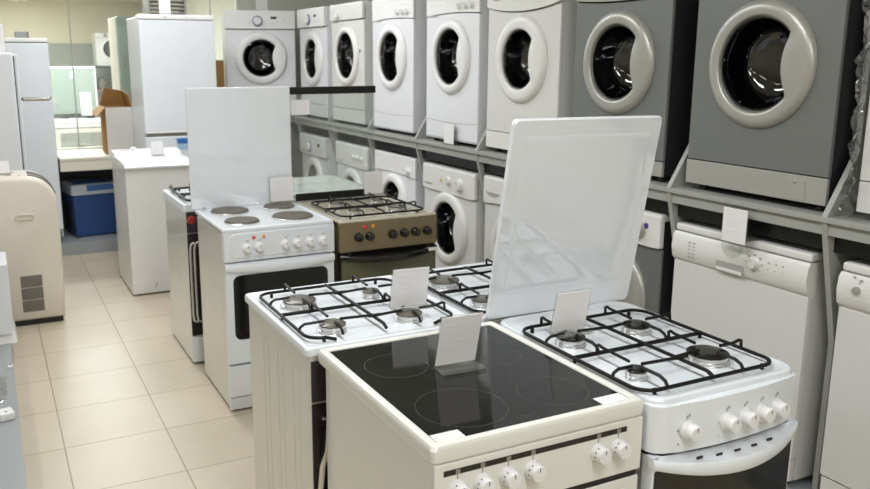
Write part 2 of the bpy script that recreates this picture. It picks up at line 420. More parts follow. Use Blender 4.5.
# ------------------------------------------------------------------ cooker parts
def gas_hob(t, w, y0, y1, zt, xc, yc, gx, gy, burners, bars=.0050, top='enamel', corner=.02, openf=False, cap='cap', skirt=.038):
    """pressed hob top, burners with caps and one wire pan support"""
    mk = lambda i, z: [(u, v, z) for u, v in rr(-w / 2 + i, w / 2 - i, y0 + i, y1 - i, corner, 5)]
    mb = MB(); mb.skin([mk(.0, zt - skirt), mk(0, zt - .006), mk(.003, zt - .001), mk(.007, zt), mk(.016, zt), mk(.022, zt - .005)])
    hob = mb.build('hob_top', top, t)
    for bx, by, r in burners:
        mb = MB(); mb.lathe([(r * 1.10, zt - .006), (r * 1.10, zt - .004), (r * 1.08, zt - .0035), (r * 1.06, zt - .002), (r * 1.06, zt + .003), (r * 1.0, zt + .004), (r * 1.0, zt + .013), (r * .9, zt + .014)], (bx, by, 0), 'z', 36)
        b = mb.build('burner', 'alu', t)
        MB().lathe([(r * 1.0, zt + .013), (r * 1.04, zt + .0145), (r * 1.03, zt + .018), (r * .9, zt + .0205), (r * .4, zt + .0212), (0, zt + .0213)], (bx, by, 0), 'z', 36).build('burner_cap', cap, b)
        MB().lathe([(.003, zt - .004), (.003, zt + .012), (.0015, zt + .0135)], (bx - r * 1.2, by - .004, 0), 'z', 8).build('spark_plug', 'paper', b)
    z = zt + .009; zf = zt + .027
    mb = MB()
    fr = rr(xc - gx / 2, xc + gx / 2, yc - gy / 2, yc + gy / 2, .045, 6)
    if openf:
        # wire frame open at the front: both ends curl in and rest on the hob
        fr = [q for q in fr if q[1] > yc - gy / 2 + .002 or abs(q[0] - xc) > gx / 2 - .046]
        L0 = [q for q in fr if q[0] < xc and q[1] < yc]; R0 = [q for q in fr if q[0] > xc and q[1] < yc]
        Lt = [q for q in fr if q[0] < xc and q[1] > yc]; Rt_ = [q for q in fr if q[0] > xc and q[1] > yc]
        path = [(xc - gx / 2 + .075, yc - gy / 2 - .001, zt)] + [(u, v, z) for u, v in reversed(L0)] + [(u, v, z) for u, v in reversed(Lt)] + [(u, v, z) for u, v in reversed(Rt_)] + [(u, v, z) for u, v in reversed(R0)] + [(xc + gx / 2 - .075, yc - gy / 2 - .001, zt)]
        mb.tube(path, bars, 8)
    else: mb.tube([(u, v, z) for u, v in fr], bars, 8, closed=True)
    mb.tube([(xc - gx / 2, yc, z), (xc + gx / 2, yc, z)], bars * 1.15, 8)
    mb.tube([(xc, yc - gy / 2, z), (xc, yc - gy / 2 + .02, z + .008), (xc, yc + gy / 2 - .02, z + .008), (xc, yc + gy / 2, z)], bars, 8)
    for u, v in ((-.4, -.48), (.4, -.48), (-.4, .48), (.4, .48), (-.49, 0), (.49, 0)):
        mb.tube([(xc + u * gx, yc + v * gy, z), (xc + u * gx, yc + v * gy, zt - .006)], bars, 6)
    f = bars * .85
    for bx, by, r in burners:
        sx = 1 if bx > xc else -1; sy = 1 if by > yc else -1
        e = r * .62
        # from the outer side bar
        xo = xc + sx * gx / 2
        if sx < 0: mb.tube([(xo, by, z), (xo + .004, by, z + .010), (xo + .016, by, zf - .001), (bx - e, by, zf)], f, 6)
        else: mb.tube([(xo, by, z), (xo - .002, by, zf + .003), (xo - .010, by, zf + .005), (xo - .03, by, zf), (bx + e + .01, by, zf)], f, 6)
        # across the centre bar
        mb.tube([(bx - sx * e, by, zf), (xc, by, zf - .004), (xc - sx * .02, by, zf - .004)], f, 6)
        # front bars bend down, rear bars hook up and over
        for ya, hook in ((yc + gy / 2 if sy > 0 else yc, True), (yc if sy > 0 else yc - gy / 2, False)):
            if hook: mb.tube([(bx, ya, z), (bx, ya + .001, zf + .002), (bx, ya - .006, zf + .006), (bx, ya - .018, zf + .003), (bx, by + e + (.012 if ya - by > .13 else 0), zf)], f, 6)
            else: mb.tube([(bx, by - e, zf), (bx, ya + .028, zf), (bx, ya + .010, zf - .006), (bx, ya, z)], f, 6)
    mb.build('pan_support', 'iron', t, ang=60)
    return hob

def cooker_body(t, w, d, ztop, side, y=.03, foot=.012):
    MB().box(-w / 2 + .006, w / 2 - .006, y, d - .004, foot, ztop, .004).build('body', side, t)
    for sx in (-1, 1):
        for yy in (.07, d - .06):
            MB().lathe([(.02, 0), (.02, foot + .004)], (sx * (w / 2 - .06), yy, 0), 'z', 12).build('foot', 'black', t)

def arch_handle(parent, w, z_top, drop_l, drop_m, bow, m, name='door_handle', n=24, y=0.0, thick=.018, shelf=.0):
    """bowed grip bar running the width of the oven door; underside sags towards the middle"""
    loops = []
    for k in range(n + 1):
        u = 2 * k / n - 1; x = u * w / 2
        q = 1 - u * u
        yb = y - .008 - bow * q; zb = z_top - shelf * q - .004
        dz_ = drop_l + (drop_m - drop_l) * q
        loops.append([(x, y + .012, z_top), (x, y - .001, z_top), (x, yb + thick, zb), (x, yb + .004, zb + .001), (x, yb, zb - .004), (x, yb, zb - dz_ + .005), (x, yb + .005, zb - dz_), (x, yb + thick, zb - dz_ + .003), (x, y + .012, zb - dz_ + .012)])
    mb = MB(); mb.skin(loops)
    return mb.build(name, m, parent, ang=50)

def oven_door(t, w, z0, z1, fm, gm, gx, gz0, gz1, y=0.0, r=.02):
    mb = MB(); mb.box(-w / 2, w / 2, y, y + .035, z0, z1, .005)
    dr = mb.build('oven_door', fm, t)
    mb = MB(); mb.skin([[(u, y + .003, v) for u, v in rr(-gx, gx, gz0, gz1, r)], [(u, y - .002, v) for u, v in rr(-gx, gx, gz0, gz1, r)], [(u, y - .003, v) for u, v in rr(-gx + .002, gx - .002, gz0 + .002, gz1 - .002, r)]])
    mb.build('door_glass', gm, dr)
    return dr

def lid(t, w, y, z0, h, m, th=.014, name='lid', lean=0.0, r=.02, xc=0.0, panel=False):
    """upright hinged hob lid"""
    lo = lambda i, yy: [(xc + u, yy, v) for u, v in rr(-w / 2 + i, w / 2 - i, i, h - i, r, 4)]
    mb = MB()
    if panel: mb.skin([lo(.004, 0), lo(0, .004), lo(0, th - .005), lo(.005, th)] , True, True)
    else: mb.skin([lo(.002, 0), lo(0, .002), lo(0, th - .002), lo(.002, th)])
    return mb.build(name, m, t, loc=(0, y, z0), rot=(lean, 0, 0), ang=30)

# ================================================================== THE ROOM
XW, YB, ZC = 3.07, 7.65, 2.68
YF = 18.4
struct('floor', MB().box(-3.4, 3.4, -3.0, YF + .2, -.1, 0), 'floor')
struct('ceiling', MB().box(-3.4, 3.4, -3.0, YF + .2, ZC, ZC + .1), 'ceil')
struct('wall_right', MB().box(XW, XW + .12, -3.0, YF + .2, 0, ZC), 'wallgrey')
struct('wall_left', MB().box(-3.4, -3.28, -3.0, YF + .2, 0, ZC), 'wallcream')
struct('wall_front', MB().box(-3.4, XW, -3.1, -3.0, 0, ZC), 'wallcream')
mb = MB(); mb.box(-3.28, XW, YB, YB + .08, 0, .80); mb.box(-3.28, XW, YB, YB + .08, 2.45, ZC); mb.box(-3.28, -1.2, YB, YB + .08, .8, 2.45); mb.box(2.15, XW, YB, YB + .08, .8, 2.45)
struct('wall_back', mb, 'wallgrey')
def pane(name, x0, x1):
    w_ = struct(name, MB().box(x0, x1, YB + .034, YB + .042, .80, 2.45), 'glass')
    return w_
pane('window_1', -1.2, .703); pane('window_2', .707, 1.912); pane('window_3', 1.916, 2.15)
struct('trim_1', MB().box(.7005, .7095, YB + .030, YB + .046, .80, 2.45), 'rack')
struct('trim_2', MB().box(1.910, 1.918, YB + .030, YB + .046, .80, 2.45), 'rack')
struct('wall_far', MB().box(-3.28, XW, YF, YF + .1, 0, ZC), 'wallcream')
mb = MB(); mb.box(-3.28, XW, YF - .03, YF, 0, 1.84, .004); struct('trim_3', mb, 'greyband')

# ================================================================== SHELVING
def hg_div(x0, zs, zt, xb):
    """divider outline: pulled forward to the shelf lip, stepping back above and below it"""
    return [(x0, zs), (x0 + .125, zs + .205), (x0 + .125, zt), (xb, zt), (xb, 0), (x0 + .105, 0), (x0 + .105, zs - .44), (x0 + .012, zs - .062)]
ZS = 1.073
rack = thing('shelving_unit', 'long grey two-level shelving along the wall, full of front loaders and dishwashers', 'shelving', (2.40, 1.7, 0))
def rk(mb, name, m='rack'): return mb.build(name, m, rack, loc=(-2.40, -1.7, 0))
rk(MB().box(2.40, 3.05, .50, 6.90, ZS - .019, ZS, .002), 'shelf_board')
rk(MB().box(2.415, 2.433, .50, 6.90, ZS - .061, ZS - .0195, .001), 'fascia')
rk(MB().box(2.452, 2.466, .50, 6.90, .953, ZS - .0205), 'gap_shade_board', 'black')  # black board added to darken the gap below the shelf
rk(MB().box(2.455, 3.05, .50, 6.90, 0.0, .065, .002), 'plinth', 'plinth')
rk(MB().box(3.04, 3.055, .50, 6.90, .065, 2.05), 'back_board', 'rack_back')
for yd in (1.0, 1.735, 2.422, 3.14, 3.868, 4.594, 5.326, 6.086, 6.82):
    rk(MB().prism(hg_div(2.402, ZS, 1.93, 3.05), 'y', yd - .010, yd + .010), 'divider')

brack = thing('shelving_unit', 'grey shelving along the glass wall carrying a carton, with a blue cooler below', 'shelving', (.6, 7.0, 0))
def bk(mb, name, m='rack'): return mb.build(name, m, brack, loc=(-.6, -7.0, 0))
bk(MB().box(.49, 1.70, 7.0, 7.63, .768, .790, .002), 'shelf_board', 'shelfcream')
bk(MB().box(.49, 1.70, 7.006, 7.024, .683, .7675, .001), 'fascia', 'shelfcream')
bk(MB().box(-.6, 1.70, 7.0, 7.63, 0, .10, .002), 'plinth', 'plinth')
bk(MB().box(-.6, 1.70, 7.615, 7.63, .10, .768), 'back_board', 'charcoal')
bk(MB().box(1.68, 1.70, 7.03, 7.615, .10, .768), 'divider')

crack = thing('shelving_unit', 'short grey shelf in the far corner under the front loader with blue ringed dial', 'shelving', (2.1, 7.0, 0))
def ck(mb, name, m='rack'): return mb.build(name, m, crack, loc=(-2.1, -7.0, 0))
ck(MB().box(1.72, 3.04, 7.0, 7.63, ZS - .019, ZS, .002), 'shelf_board')
ck(MB().box(1.72, 3.04, 7.014, 7.032, ZS - .061, ZS - .0195, .001), 'fascia')
ck(MB().box(1.72, 3.04, 7.03, 7.63, 0, .065, .002), 'plinth', 'plinth')
ck(MB().box(1.72, 3.04, 7.615, 7.63, .065, 1.05), 'back_board', 'rack_back')
for xd in (1.73, 3.03): ck(MB().box(xd - .01, xd + .01, 7.06, 7.614, .065, ZS - .02), 'divider')

# ================================================================== UPPER ROW OF WASHERS (right wall)
RZ = -PI / 2
GU, GL_ = 'front loaders on the upper shelf', 'machines on the lower level of the shelving'
XF, ZU, ZL = 2.445, 1.0735, .0655
tick = lambda x, z, n, dx=.012: [(x + k * dx, z, .006, .003) for k in range(n)]

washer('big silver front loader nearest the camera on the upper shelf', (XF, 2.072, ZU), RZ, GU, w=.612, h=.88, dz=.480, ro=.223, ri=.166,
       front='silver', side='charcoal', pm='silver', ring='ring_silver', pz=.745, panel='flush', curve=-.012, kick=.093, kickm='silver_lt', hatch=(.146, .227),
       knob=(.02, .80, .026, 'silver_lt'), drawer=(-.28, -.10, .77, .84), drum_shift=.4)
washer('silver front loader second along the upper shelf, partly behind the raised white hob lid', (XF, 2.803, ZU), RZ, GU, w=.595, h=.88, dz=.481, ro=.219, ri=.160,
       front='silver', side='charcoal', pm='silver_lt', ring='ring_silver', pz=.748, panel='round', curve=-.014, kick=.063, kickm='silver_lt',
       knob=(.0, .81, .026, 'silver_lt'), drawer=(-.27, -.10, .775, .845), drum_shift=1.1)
washer('cream front loader between the silver and white ones on the upper shelf', (XF, 3.522, ZU), RZ, GU, w=.625, h=.88, dz=.492, ro=.2185, ri=.150,
       front='warm_mach', side='warm_mach', pm='cream_lt', ring='cream_lt', pz=.756, panel='round', curve=-.030, kick=.09, kickm='cream_lt',
       small=((.08, .80, .016), (.14, .80, .016), (.2, .805, .016)), slot=(-.26, -.17, .775, .80), drum_shift=.2)
def curtain(t, cp, yf):
    mb = MB(); n = 14
    mb.prism([(-.30 + .6 * k / n, .137 - .010 * math.sin(PI * k / n)) for k in range(n + 1)] + [(.30 - .6 * k / n, .134 - .010 * math.sin(PI * k / n)) for k in range(n + 1)], 'y', -.0008, .001)
    mb.build('seam_line', 'inklt', t)
KN3 = ((.09, .785, .017), (.16, .785, .017), (.225, .785, .017))
MK = tick(-.25, .80, 5, .03) + tick(.06, .83, 10, .02) + tick(-.25, .83, 5, .03) + tick(-.05, .81, 3, .02)
washer('white front loader behind the small tag standing on the shelf lip', (XF, 4.225, ZU), RZ, GU, w=.602, h=.88, dz=.5045, ro=.214, ri=.160, pz=.738, curve=.012,
       panel='flush', kick=.005, small=KN3, slot=(-.285, -.15, .726, .744), marks=MK, extras=curtain, drum_shift=.9)
washer('white front loader with slim knobs, directly beside the machine with the uncut round porthole', (XF, 5.005, ZU), RZ, GU, w=.612, h=.88, dz=.504, ro=.217, ri=.160, pz=.738, curve=.012,
       panel='flush', kick=.005, small=KN3, slot=(-.285, -.15, .726, .744), marks=MK, extras=curtain, drum_shift=1.5)
def lockdot(t, cp, yf):
    MB().lathe([(.013, 0), (.013, -.003), (.006, -.004)], (.235, 0, .545), 'y', 16).build('lock_lamp', 'greyslot', t)
    mb = MB()
    for k in range(5): mb.box(.225, .245, -.0008, .001, .40 - k * .018, .404 - k * .018)
    mb.build('marking', 'inklt', t)
washer('cream front loader with uncut round porthole and dot beside the door', (XF, 5.762, ZU), RZ, GU, w=.612, h=.885, dz=.512, ro=.220, ri=.168, cut=False, pz=.768, curve=.0,
       front='warm_mach', side='warm_mach', pm='warm_mach', ring='cream_lt', panel='round', kick=.10, knob=(-.14, .81, .03), slot=(-.29, -.18, .752, .775),
       marks=tick(.12, .80, 6, .02), extras=lockdot, drum_shift=.1)
washer('white front loader at the corner end of the upper shelf, with dial and small display', (XF, 6.478, ZU), RZ, GU, w=.612, h=.885, dz=.4885, ro=.222, ri=.156, pz=.738,
       panel='proud', kick=.10, knob=(-.04, .80, .034, 'white_pl', 'bluedial'), disp=(.11, .825, .05, .022), marks=tick(.12, .78, 4, .03), drum_shift=.6)
t = washer('white machine wrapped in crumpled clear film on the upper shelf', (XF + .005, 1.365, ZU), RZ, GU, front='warm_mach', side='warm_mach', pm='cream_lt', ring='cream_lt', pz=.74,
           panel='round', kick=.10, knob=(.1, .80, .03))
# crumpled film hanging down the far front edge of that machine
mb = MB(); rows = []
for i in range(44):
    z = .012 + .80 * i / 43; r_ = []
    for j in range(12):
        u = j / 11
        wv = .016 * math.sin(9 * u + i * 1.3) + .014 * math.sin(i * .9 + 17 * u) + random.uniform(-.008, .008)
        sw = .030 * math.sin(i * .55) + .018 * math.sin(i * 1.7)
        a = PI * .95 * u
        r_.append((-.313 - (.036 + sw * .4) * math.sin(a) + (.030 * (1 - u)), -.050 + .12 * u + wv - .006 * math.cos(a), z))
    rows.append(r_)
mb.skin(rows, False, False, closed=False)
mb.build('plastic_film', 'film', t, ang=20)

# the machine on the far corner shelf, facing the camera
washer('white front loader facing straight down the aisle in the far corner', (2.163, 6.985, ZU), -.21, GU, w=.592, dz=.493, ro=.224, ri=.157, pz=.735, h=.885,
       panel='proud', kick=.10, knob=(-.025, .80, .034, 'white_pl', 'bluedial'), disp=(.113, .828, .05, .020),
       marks=[(.11, .778, .05, .003), (-.09, .795, .02, .003), (-.09, .775, .02, .003), (.20, .82, .02, .003), (.20, .80, .02, .003), (.03, .778, .015, .003)], drum_shift=1.3)

# ================================================================== LOWER ROW (right wall)
washer('lower white front loader in the far corner, dial and dark display on its panel', (XF, 6.49, ZL), RZ, GL_, h=.868, dz=.49, ro=.20, ri=.135, pz=.705, panel='proud',
       knob=(-.05, .775, .034, 'white_pl', 'bluedial'), disp=(.15, .80, .055, .028), slot=(-.28, -.16, .715, .735), marks=tick(.1, .75, 4, .03))
washer('lower white front loader with a row of small knobs, seen through the glass lid', (XF, 5.690, ZL), RZ, GL_, h=.868, dz=.49, ro=.20, ri=.14, pz=.705, panel='round',
       small=((.06, .78, .016), (.13, .78, .016), (.20, .78, .016)), slot=(-.27, -.15, .712, .732), marks=MK)
washer('lower white front loader right behind the tag on the brown cooker', (XF, 4.972, ZL), RZ, GL_, w=.62, h=.868, dz=.535, ro=.207, ri=.150, pz=.735, curve=.012, panel='flush',
       knob=(.205, .775, .024), marks=tick(-.2, .80, 6, .03) + tick(.02, .80, 4, .02), slot=(-.285, -.16, .728, .745))
def amber(t, cp, yf):
    mb = MB(); mb.prism([(-.085, .775), (-.055, .775), (-.07, .80)], 'y', yf - .001, yf + .002)
    prop(mb.build('warning_symbol', 'yellow', cp), 'small yellow triangle symbol')
washer('lower cream front loader with yellow triangle mark, next to the brown cooker', (XF, 4.232, ZL), RZ, GL_, h=.862, dz=.500, ro=.222, ri=.160, pz=.712, curve=.0, w=.62,
       front='warm_mach', side='warm_mach', pm='cream_lt', ring='cream_lt', panel='round', kick=.09, knob=(.15, .78, .032, 'cream_lt'), small=((.02, .79, .022),), slot=(-.29, -.17, .725, .752),
       extras=amber, sticker=(.13, .21, .60, .665))
washer('lower cream front loader mostly hidden by the raised white hob lid', (XF, 3.530, ZL), RZ, GL_, h=.872, dz=.50, ro=.22, ri=.155, pz=.72, curve=.02,
       front='warm_mach', side='warm_mach', pm='cream_lt', ring='cream_lt', panel='round', kick=.09, slot=(-.27, -.13, .745, .79), knob=(.14, .79, .028, 'cream_lt'))
def dot(t, cp, yf):
    MB().lathe([(.012, 0), (.012, -.004), (.006, -.006)], (.215, yf, .824), 'y', 16).build('start_button', 'violet', cp)
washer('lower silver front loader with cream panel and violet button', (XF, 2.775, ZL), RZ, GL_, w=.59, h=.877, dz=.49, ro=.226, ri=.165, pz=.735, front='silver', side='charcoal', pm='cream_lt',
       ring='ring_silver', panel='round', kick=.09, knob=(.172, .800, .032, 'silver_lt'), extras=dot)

def dishwasher(label, loc, w, kn, style):
    t = thing('dishwasher', label, 'dishwasher', loc, RZ, GL_)
    hw = w / 2; h = .866; d = .56
    feet(t, w, d, .03)
    MB().box(-hw + .004, hw - .004, .035, d, .025, h - .032, .004).build('body', 'warm_mach', t)
    MB().box(-hw, hw, -.004, d, h - .030, h, .009, 3).build('worktop', 'cream_lt', t)
    MB().box(-hw, hw, .0, .034, .115, .716, .006).build('door', 'warm_mach', t)
    mb = MB(); mb.box(-hw + .004, hw - .004, .006, .03, .028, .112, .003); mb.build('kick_panel', 'warm_mach', t)
    # bulging fascia
    sec = [(.034, .713), (.004, .713), (-.012, .732), (-.019, .775), (-.014, .818), (-.004, .8335), (.034, .8335)]
    mb = MB(); mb.skin([[(x, y, z) for y, z in sec] for x in (-hw, -hw + .012, 0, hw - .012, hw)])
    cp = mb.build('control_panel', 'cream_lt', t, ang=50)
    if style == 'full':
        # grip as a raised block, the recess shade put into its grey
        mb = MB(); mb.box(-.078, .046, -.0205, -.012, .728, .766, .003); g_ = mb.build('grip_shade', 'inklt', cp)
        mb = MB(); mb.box(-.075, .043, -.0212, -.016, .7295, .742, .001); mb.build('grip_lip', 'white_pl', g_)
        dial(cp, .092, .789, -.0165, .020, 'cream_lt', depth=.016)
        for k in range(3):
            for j in range(2): MB().box(.150 + k * .030, .155 + k * .030, -.0192, -.012, .801 - j * .024, .805 - j * .024).build('indicator_lamp', 'inklt', cp)
        mb = MB()
        for k in range(5):
            for j in range(2): mb.box(-.22 + j * .022, -.211 + j * .022, -.0202, -.014, .745 + k * .014, .748 + k * .014)
        for a in range(8): mb.box(.092 + .034 * math.cos(a * .785) - .003, .092 + .034 * math.cos(a * .785) + .003, -.0200, -.012, .789 + .030 * math.sin(a * .785) - .002, .789 + .030 * math.sin(a * .785) + .002)
        mb.build('marking', 'inklt', cp)
    else:
        MB().lathe([(.0135, -.010), (.0135, -.022), (.011, -.028), (0, -.029)], (kn, 0, .787), 'y', 20).build('knob', 'silver_lt', cp)
        mb = MB(); mb.box(kn + .006, kn + .014, -.0185, -.010, .818, .823); mb.box(kn + .004, kn + .009, -.0185, -.010, .810, .813); mb.box(kn - .018, kn - .012, -.0185, -.010, .826, .829)
        mb.build('marking', 'inklt', cp)
    return t
dishwasher('wide white dishwasher with a price card in front, under the big silver washer', (XF, 2.10, ZL), .615, 0, 'full')
dishwasher('white dishwasher with round silver button at the frame edge', (XF + .005, 1.385, ZL), .60, -.232, 'slim')

# ================================================================== NEAR COOKERS
# --- cream cooker with ceramic hob
t = thing('electric_cooker', 'cream electric cooker with black ceramic hob, closest to the camera', 'cooker', (.9690, 1.268, 0))
w, d = .530, .612; hw = w / 2
cooker_body(t, w - .012, d - .02, .812, 'cream')
lo = lambda i, z, y0=0, y1=d, r=.012: [(u, v, z) for u, v in rr(-hw + i, hw - i, y0 + i, y1 - i, r, 4)]
mb = MB(); mb.skin([lo(.002, .815), lo(-.0, .820), lo(-.001, .842), lo(.004, .850), lo(.014, .852), lo(.022, .849, r=.006), lo(.024, .8435, r=.006)])
fr_ = mb.build('hob_frame', 'cream', t)
mb = MB(); mb.box(-hw + .023, hw - .023, .023, d - .023, .842, .8465, .001); hob = mb.build('ceramic_hob', 'ceran', t)
for cx, cy, r in ((-.130, .428, .077), (-.111, .151, .099), (.117, .136, .079), (.120, .398, .077)):
    MB().lathe([(r, .8464), (r, .8467), (r + .0012, .8467), (r + .0012, .8464)], (cx, cy, 0), 'z', 64, cap=False).build('cooking_zone', 'ceranring', hob)
mb = MB()
for a in (.6, -.6): mb.skin([[(-.004 + .022 * s * math.cos(a) - .0007 * math.sin(a) * q, .05 + .012 * s * math.sin(a) * 1.4 + .0007 * q, z) for s, q in ((-1, -1), (1, -1), (1, 1), (-1, 1))] for z in (.8464, .8467)])
mb.build('printed_cross', 'ceranring', hob)
for x0, x1, y0 in ((-.240, -.176, .0245), (.168, .239, .0245)):
    mb = MB(); mb.box(x0, x1, y0, y0 + .034, .8468, .8476)
    st = mb.build('sticker', 'cream_lt' if x0 < 0 else 'paper', hob)
    mb = MB()
    for k in range(3): mb.box(x0 + .006, x1 - .008 - .006 * k, y0 + .008 + k * .008, y0 + .0095 + k * .008, .8476, .8479)
    mb.build('printed_lines', 'inkpaper', st)
mb = MB(); mb.box(-hw + .004, hw - .004, -.002, .04, .688, .8125, .004); cp = mb.build('control_panel', 'cream', t)
mb = MB(); mb.box(-.241, .214, -.0032, .002, .787, .799, .0005); strip = mb.build('black_strip', 'blackgloss', cp)
KX = (-.210, -.153, -.092, -.032, .137, .191)
for x in KX:
    mb = MB(); mb.box(x - .005, x + .005, -.0042, -.003, .788, .798); mb.build('indicator_window', 'greyslot', strip)
    mb = MB(); mb.box(x - .0007, x + .0007, -.0028, -.001, .776, .787); mb.build('index_line', 'ink', cp)
    k = dial(cp, x, .755, -.002, .0185, 'white_pl', depth=.024, skirt=1.12, gp=.003)
    mb = MB()
    for a in range(3): mb.box(x + .0185 * math.cos(PI * .68 + a * .55) - .0008, x + .0185 * math.cos(PI * .68 + a * .55) + .0008, -.0175, -.0145, .755 + .0188 * math.sin(PI * .68 + a * .55) - .0014, .755 + .0188 * math.sin(PI * .68 + a * .55) + .0014)
    mb.build('dial_numbers', 'ink', k)
MB().box(-hw + .012, hw - .012, .004, .032, .672, .6885).build('gap_shade_strip', 'black', t)  # black strip painting in the shade of the gap above the oven door
dr = oven_door(t, w - .012, .215, .673, 'cream', 'ovenglass', .17, .33, .56)
mb = MB()
for sx in (-1, 1): mb.prism([(-.002, .655), (-.002, .615), (-.045, .612), (-.047, .626)], 'x', sx * .205 - .012, sx * .205 + .012, .003)
mb.tube([(-.235, -.043, .618), (.235, -.043, .618)], .010, 12); mb.build('door_handle', 'cream', dr)
MB().box(-hw + .006, hw - .006, 0, .035, .03, .208, .004).build('drawer', 'cream', t)

# --- gas cooker with the raised white lid
t = thing('gas_cooker', 'white gas cooker with its tall white lid raised, beside the ceramic hob', 'cooker', (1.470, 1.245, 0))
w, d = .462, .640; hw = w / 2
cooker_body(t, w - .012, d, .815, 'enamel_side')
gas_hob(t, w, 0, d, .85, -.021, .276, .424, .482, ((-.1535, .390, .037), (.0695, .390, .036), (-.1605, .136, .024), (.0755, .145, .049)), corner=.05)
pl = [(-hw, .08)] + [(-hw + .002, .02), (-hw + .012, .004)] + [(-hw + .03 + (w - .06) * k / 12, -.006 - .016 * (1 - (2 * k / 12 - 1) ** 2)) for k in range(13)] + [(hw - .012, .004), (hw - .002, .02), (hw, .08)]
mb = MB(); mb.prism([(u * .99, v + .005) for u, v in pl], 'z', .7185, .7245); mb.build('seam_shade_strip', 'black', t)  # black insert that paints the shaded seam under the control panel
mb = MB(); mb.prism(pl, 'z', .724, .838, .005, 3); cp = mb.build('control_panel', 'enamel', t)
for x in (-.1445, -.0325, .0235, .0785, .1315):
    yy = -.006 - .016 * (1 - (x / .21) ** 2)
    dial(cp, x, .776, yy, .0185, 'white_pl', depth=.026, skirt=1.2, gp=.004)
    mb = MB(); mb.box(x - .004, x + .006, yy - .0012, yy + .006, .806, .809); mb.box(x - .004, x - .001, yy - .0012, yy + .006, .801, .806); mb.box(x + .002, x + .005, yy - .0012, yy + .006, .809, .813)
    mb.box(x - .027, x - .024, yy - .0005, yy + .008, .776, .779); mb.box(x - .024, x - .021, yy - .0005, yy + .008, .744, .747)
    mb.build('marking', 'inklt', cp)
dr = oven_door(t, w - .01, .20, .720, 'enamel', 'ovenglass', hw - .012, .21, .684, r=.006)
hd = arch_handle(dr, w - .004, .718, .022, .036, .056, 'enamel', thick=.016, shelf=.012)
for k in range(5):
    x = -.125 + k * .054; q = 1 - (x / .235) ** 2; y0 = -.008 - .030 * q; zc_ = .7165 - .0105 * q
    mb = MB(); mb.box(x, x + .017, y0 - .0016, y0 + .0016, zc_ - .002, zc_ + .0035)
    mb.build('vent_slot', 'black', hd)
MB().box(-hw + .006, hw - .006, 0, .035, .03, .194, .004).build('drawer', 'enamel', t)
L_ = lid(t, .513, .640, .846, .580, 'lid', th=.016, lean=.165, r=.016, xc=.006, panel=True); L_.rotation_euler.y = .013
# shallow pressed panel on the inside of the lid
mb = MB(); q = lambda i, y: [(.006 + u, y, v) for u, v in rr(-.215 + i, .222 - i, .075 + i, .535 - i, .012, 4)]
mb.skin([q(0, .0002), q(.008, -.0012), q(.016, -.0014)], False, True); mb.build('pressed_panel', 'lid', L_)
MB().box(-.24, .25, .638, .656, .825, .846, .003).build('hinge_bar', 'greyslot', t)

# --- gas hob cooker behind the ceramic one
def side_beads(t, x, d):
    mb = MB()
    for y0 in (.10, .235, .37):
        for dx in (0, .045):
            mb.tube([(x, y0 + dx, .08), (x, y0 + dx, .735)], .0022, 8)
        mb.tube([(x, y0, .735), (x, y0 + .008, .752), (x, y0 + .0225, .76), (x, y0 + .037, .752), (x, y0 + .045, .735)], .0022, 8)
    mb.build('pressed_beads', 'enamel_side', t)
def plain_gas(label, loc, w, d, burn, gxc, gyc):
    t = thing('gas_cooker', label, 'cooker', loc)
    hw = w / 2
    cooker_body(t, w - .016, d, .8275, 'enamel_side', y=.008)
    side_beads(t, -hw + .0148, d)
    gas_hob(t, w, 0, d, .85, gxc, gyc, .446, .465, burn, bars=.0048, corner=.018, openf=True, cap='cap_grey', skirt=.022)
    mb = MB(); mb.box(-.13, .06, .016, .0185, .8445, .8452); mb.box(-.07, .19, .032, .034, .8445, .8452); mb.build('seam_line', 'inklt', t)
    mb = MB(); mb.box(-hw + .014, hw - .014, .001, .0075, .70, .812, .002); cp = mb.build('control_panel', 'charcoal', t)
    for x in (-.17, -.06, .05, .12, .19): dial(cp, x, .76, .001, .018, 'black', depth=.008, mark=False, gp=.003)
    mb = MB(); mb.box(-hw + .014, hw - .014, .0, .0075, .19, .694, .002); dr = mb.build('oven_door', 'black', t)
    mb = MB(); mb.box(-hw + .03, hw - .03, -.0015, .001, .23, .63, .0008); mb.build('door_glass', 'ovenglass', dr)
    mb = MB(); mb.tube([(-.200, -.006, .70), (-.206, -.008, .66), (-.209, -.008, .60), (-.212, -.008, .56), (-.226, -.008, .52), (-.232, -.008, .46), (-.232, -.008, .10)], [.005, .006, .006, .007, .008, .008, .008], 10); mb.build('tube', 'beige', t)
    mb = MB(); mb.tube([(-.22, .012, .66), (-.22, -.005, .655), (-.2, -.008, .65), (.2, -.008, .65), (.22, -.005, .655), (.22, .012, .66)], .006, 10); mb.build('door_handle', 'chrome', dr)
    MB().box(-hw + .014, hw - .014, .0, .0075, .03, .184, .002).build('drawer', 'enamel', t)
    return t
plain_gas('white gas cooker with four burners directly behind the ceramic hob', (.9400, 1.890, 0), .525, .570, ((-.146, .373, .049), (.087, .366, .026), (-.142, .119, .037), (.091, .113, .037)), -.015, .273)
plain_gas('white gas cooker half hidden behind the raised lid', (1.4680, 1.915, 0), .505, .555, ((-.1725, .352, .049), (.07, .350, .03), (-.1755, .113, .034), (.075, .11, .034)), -.0265, .243)

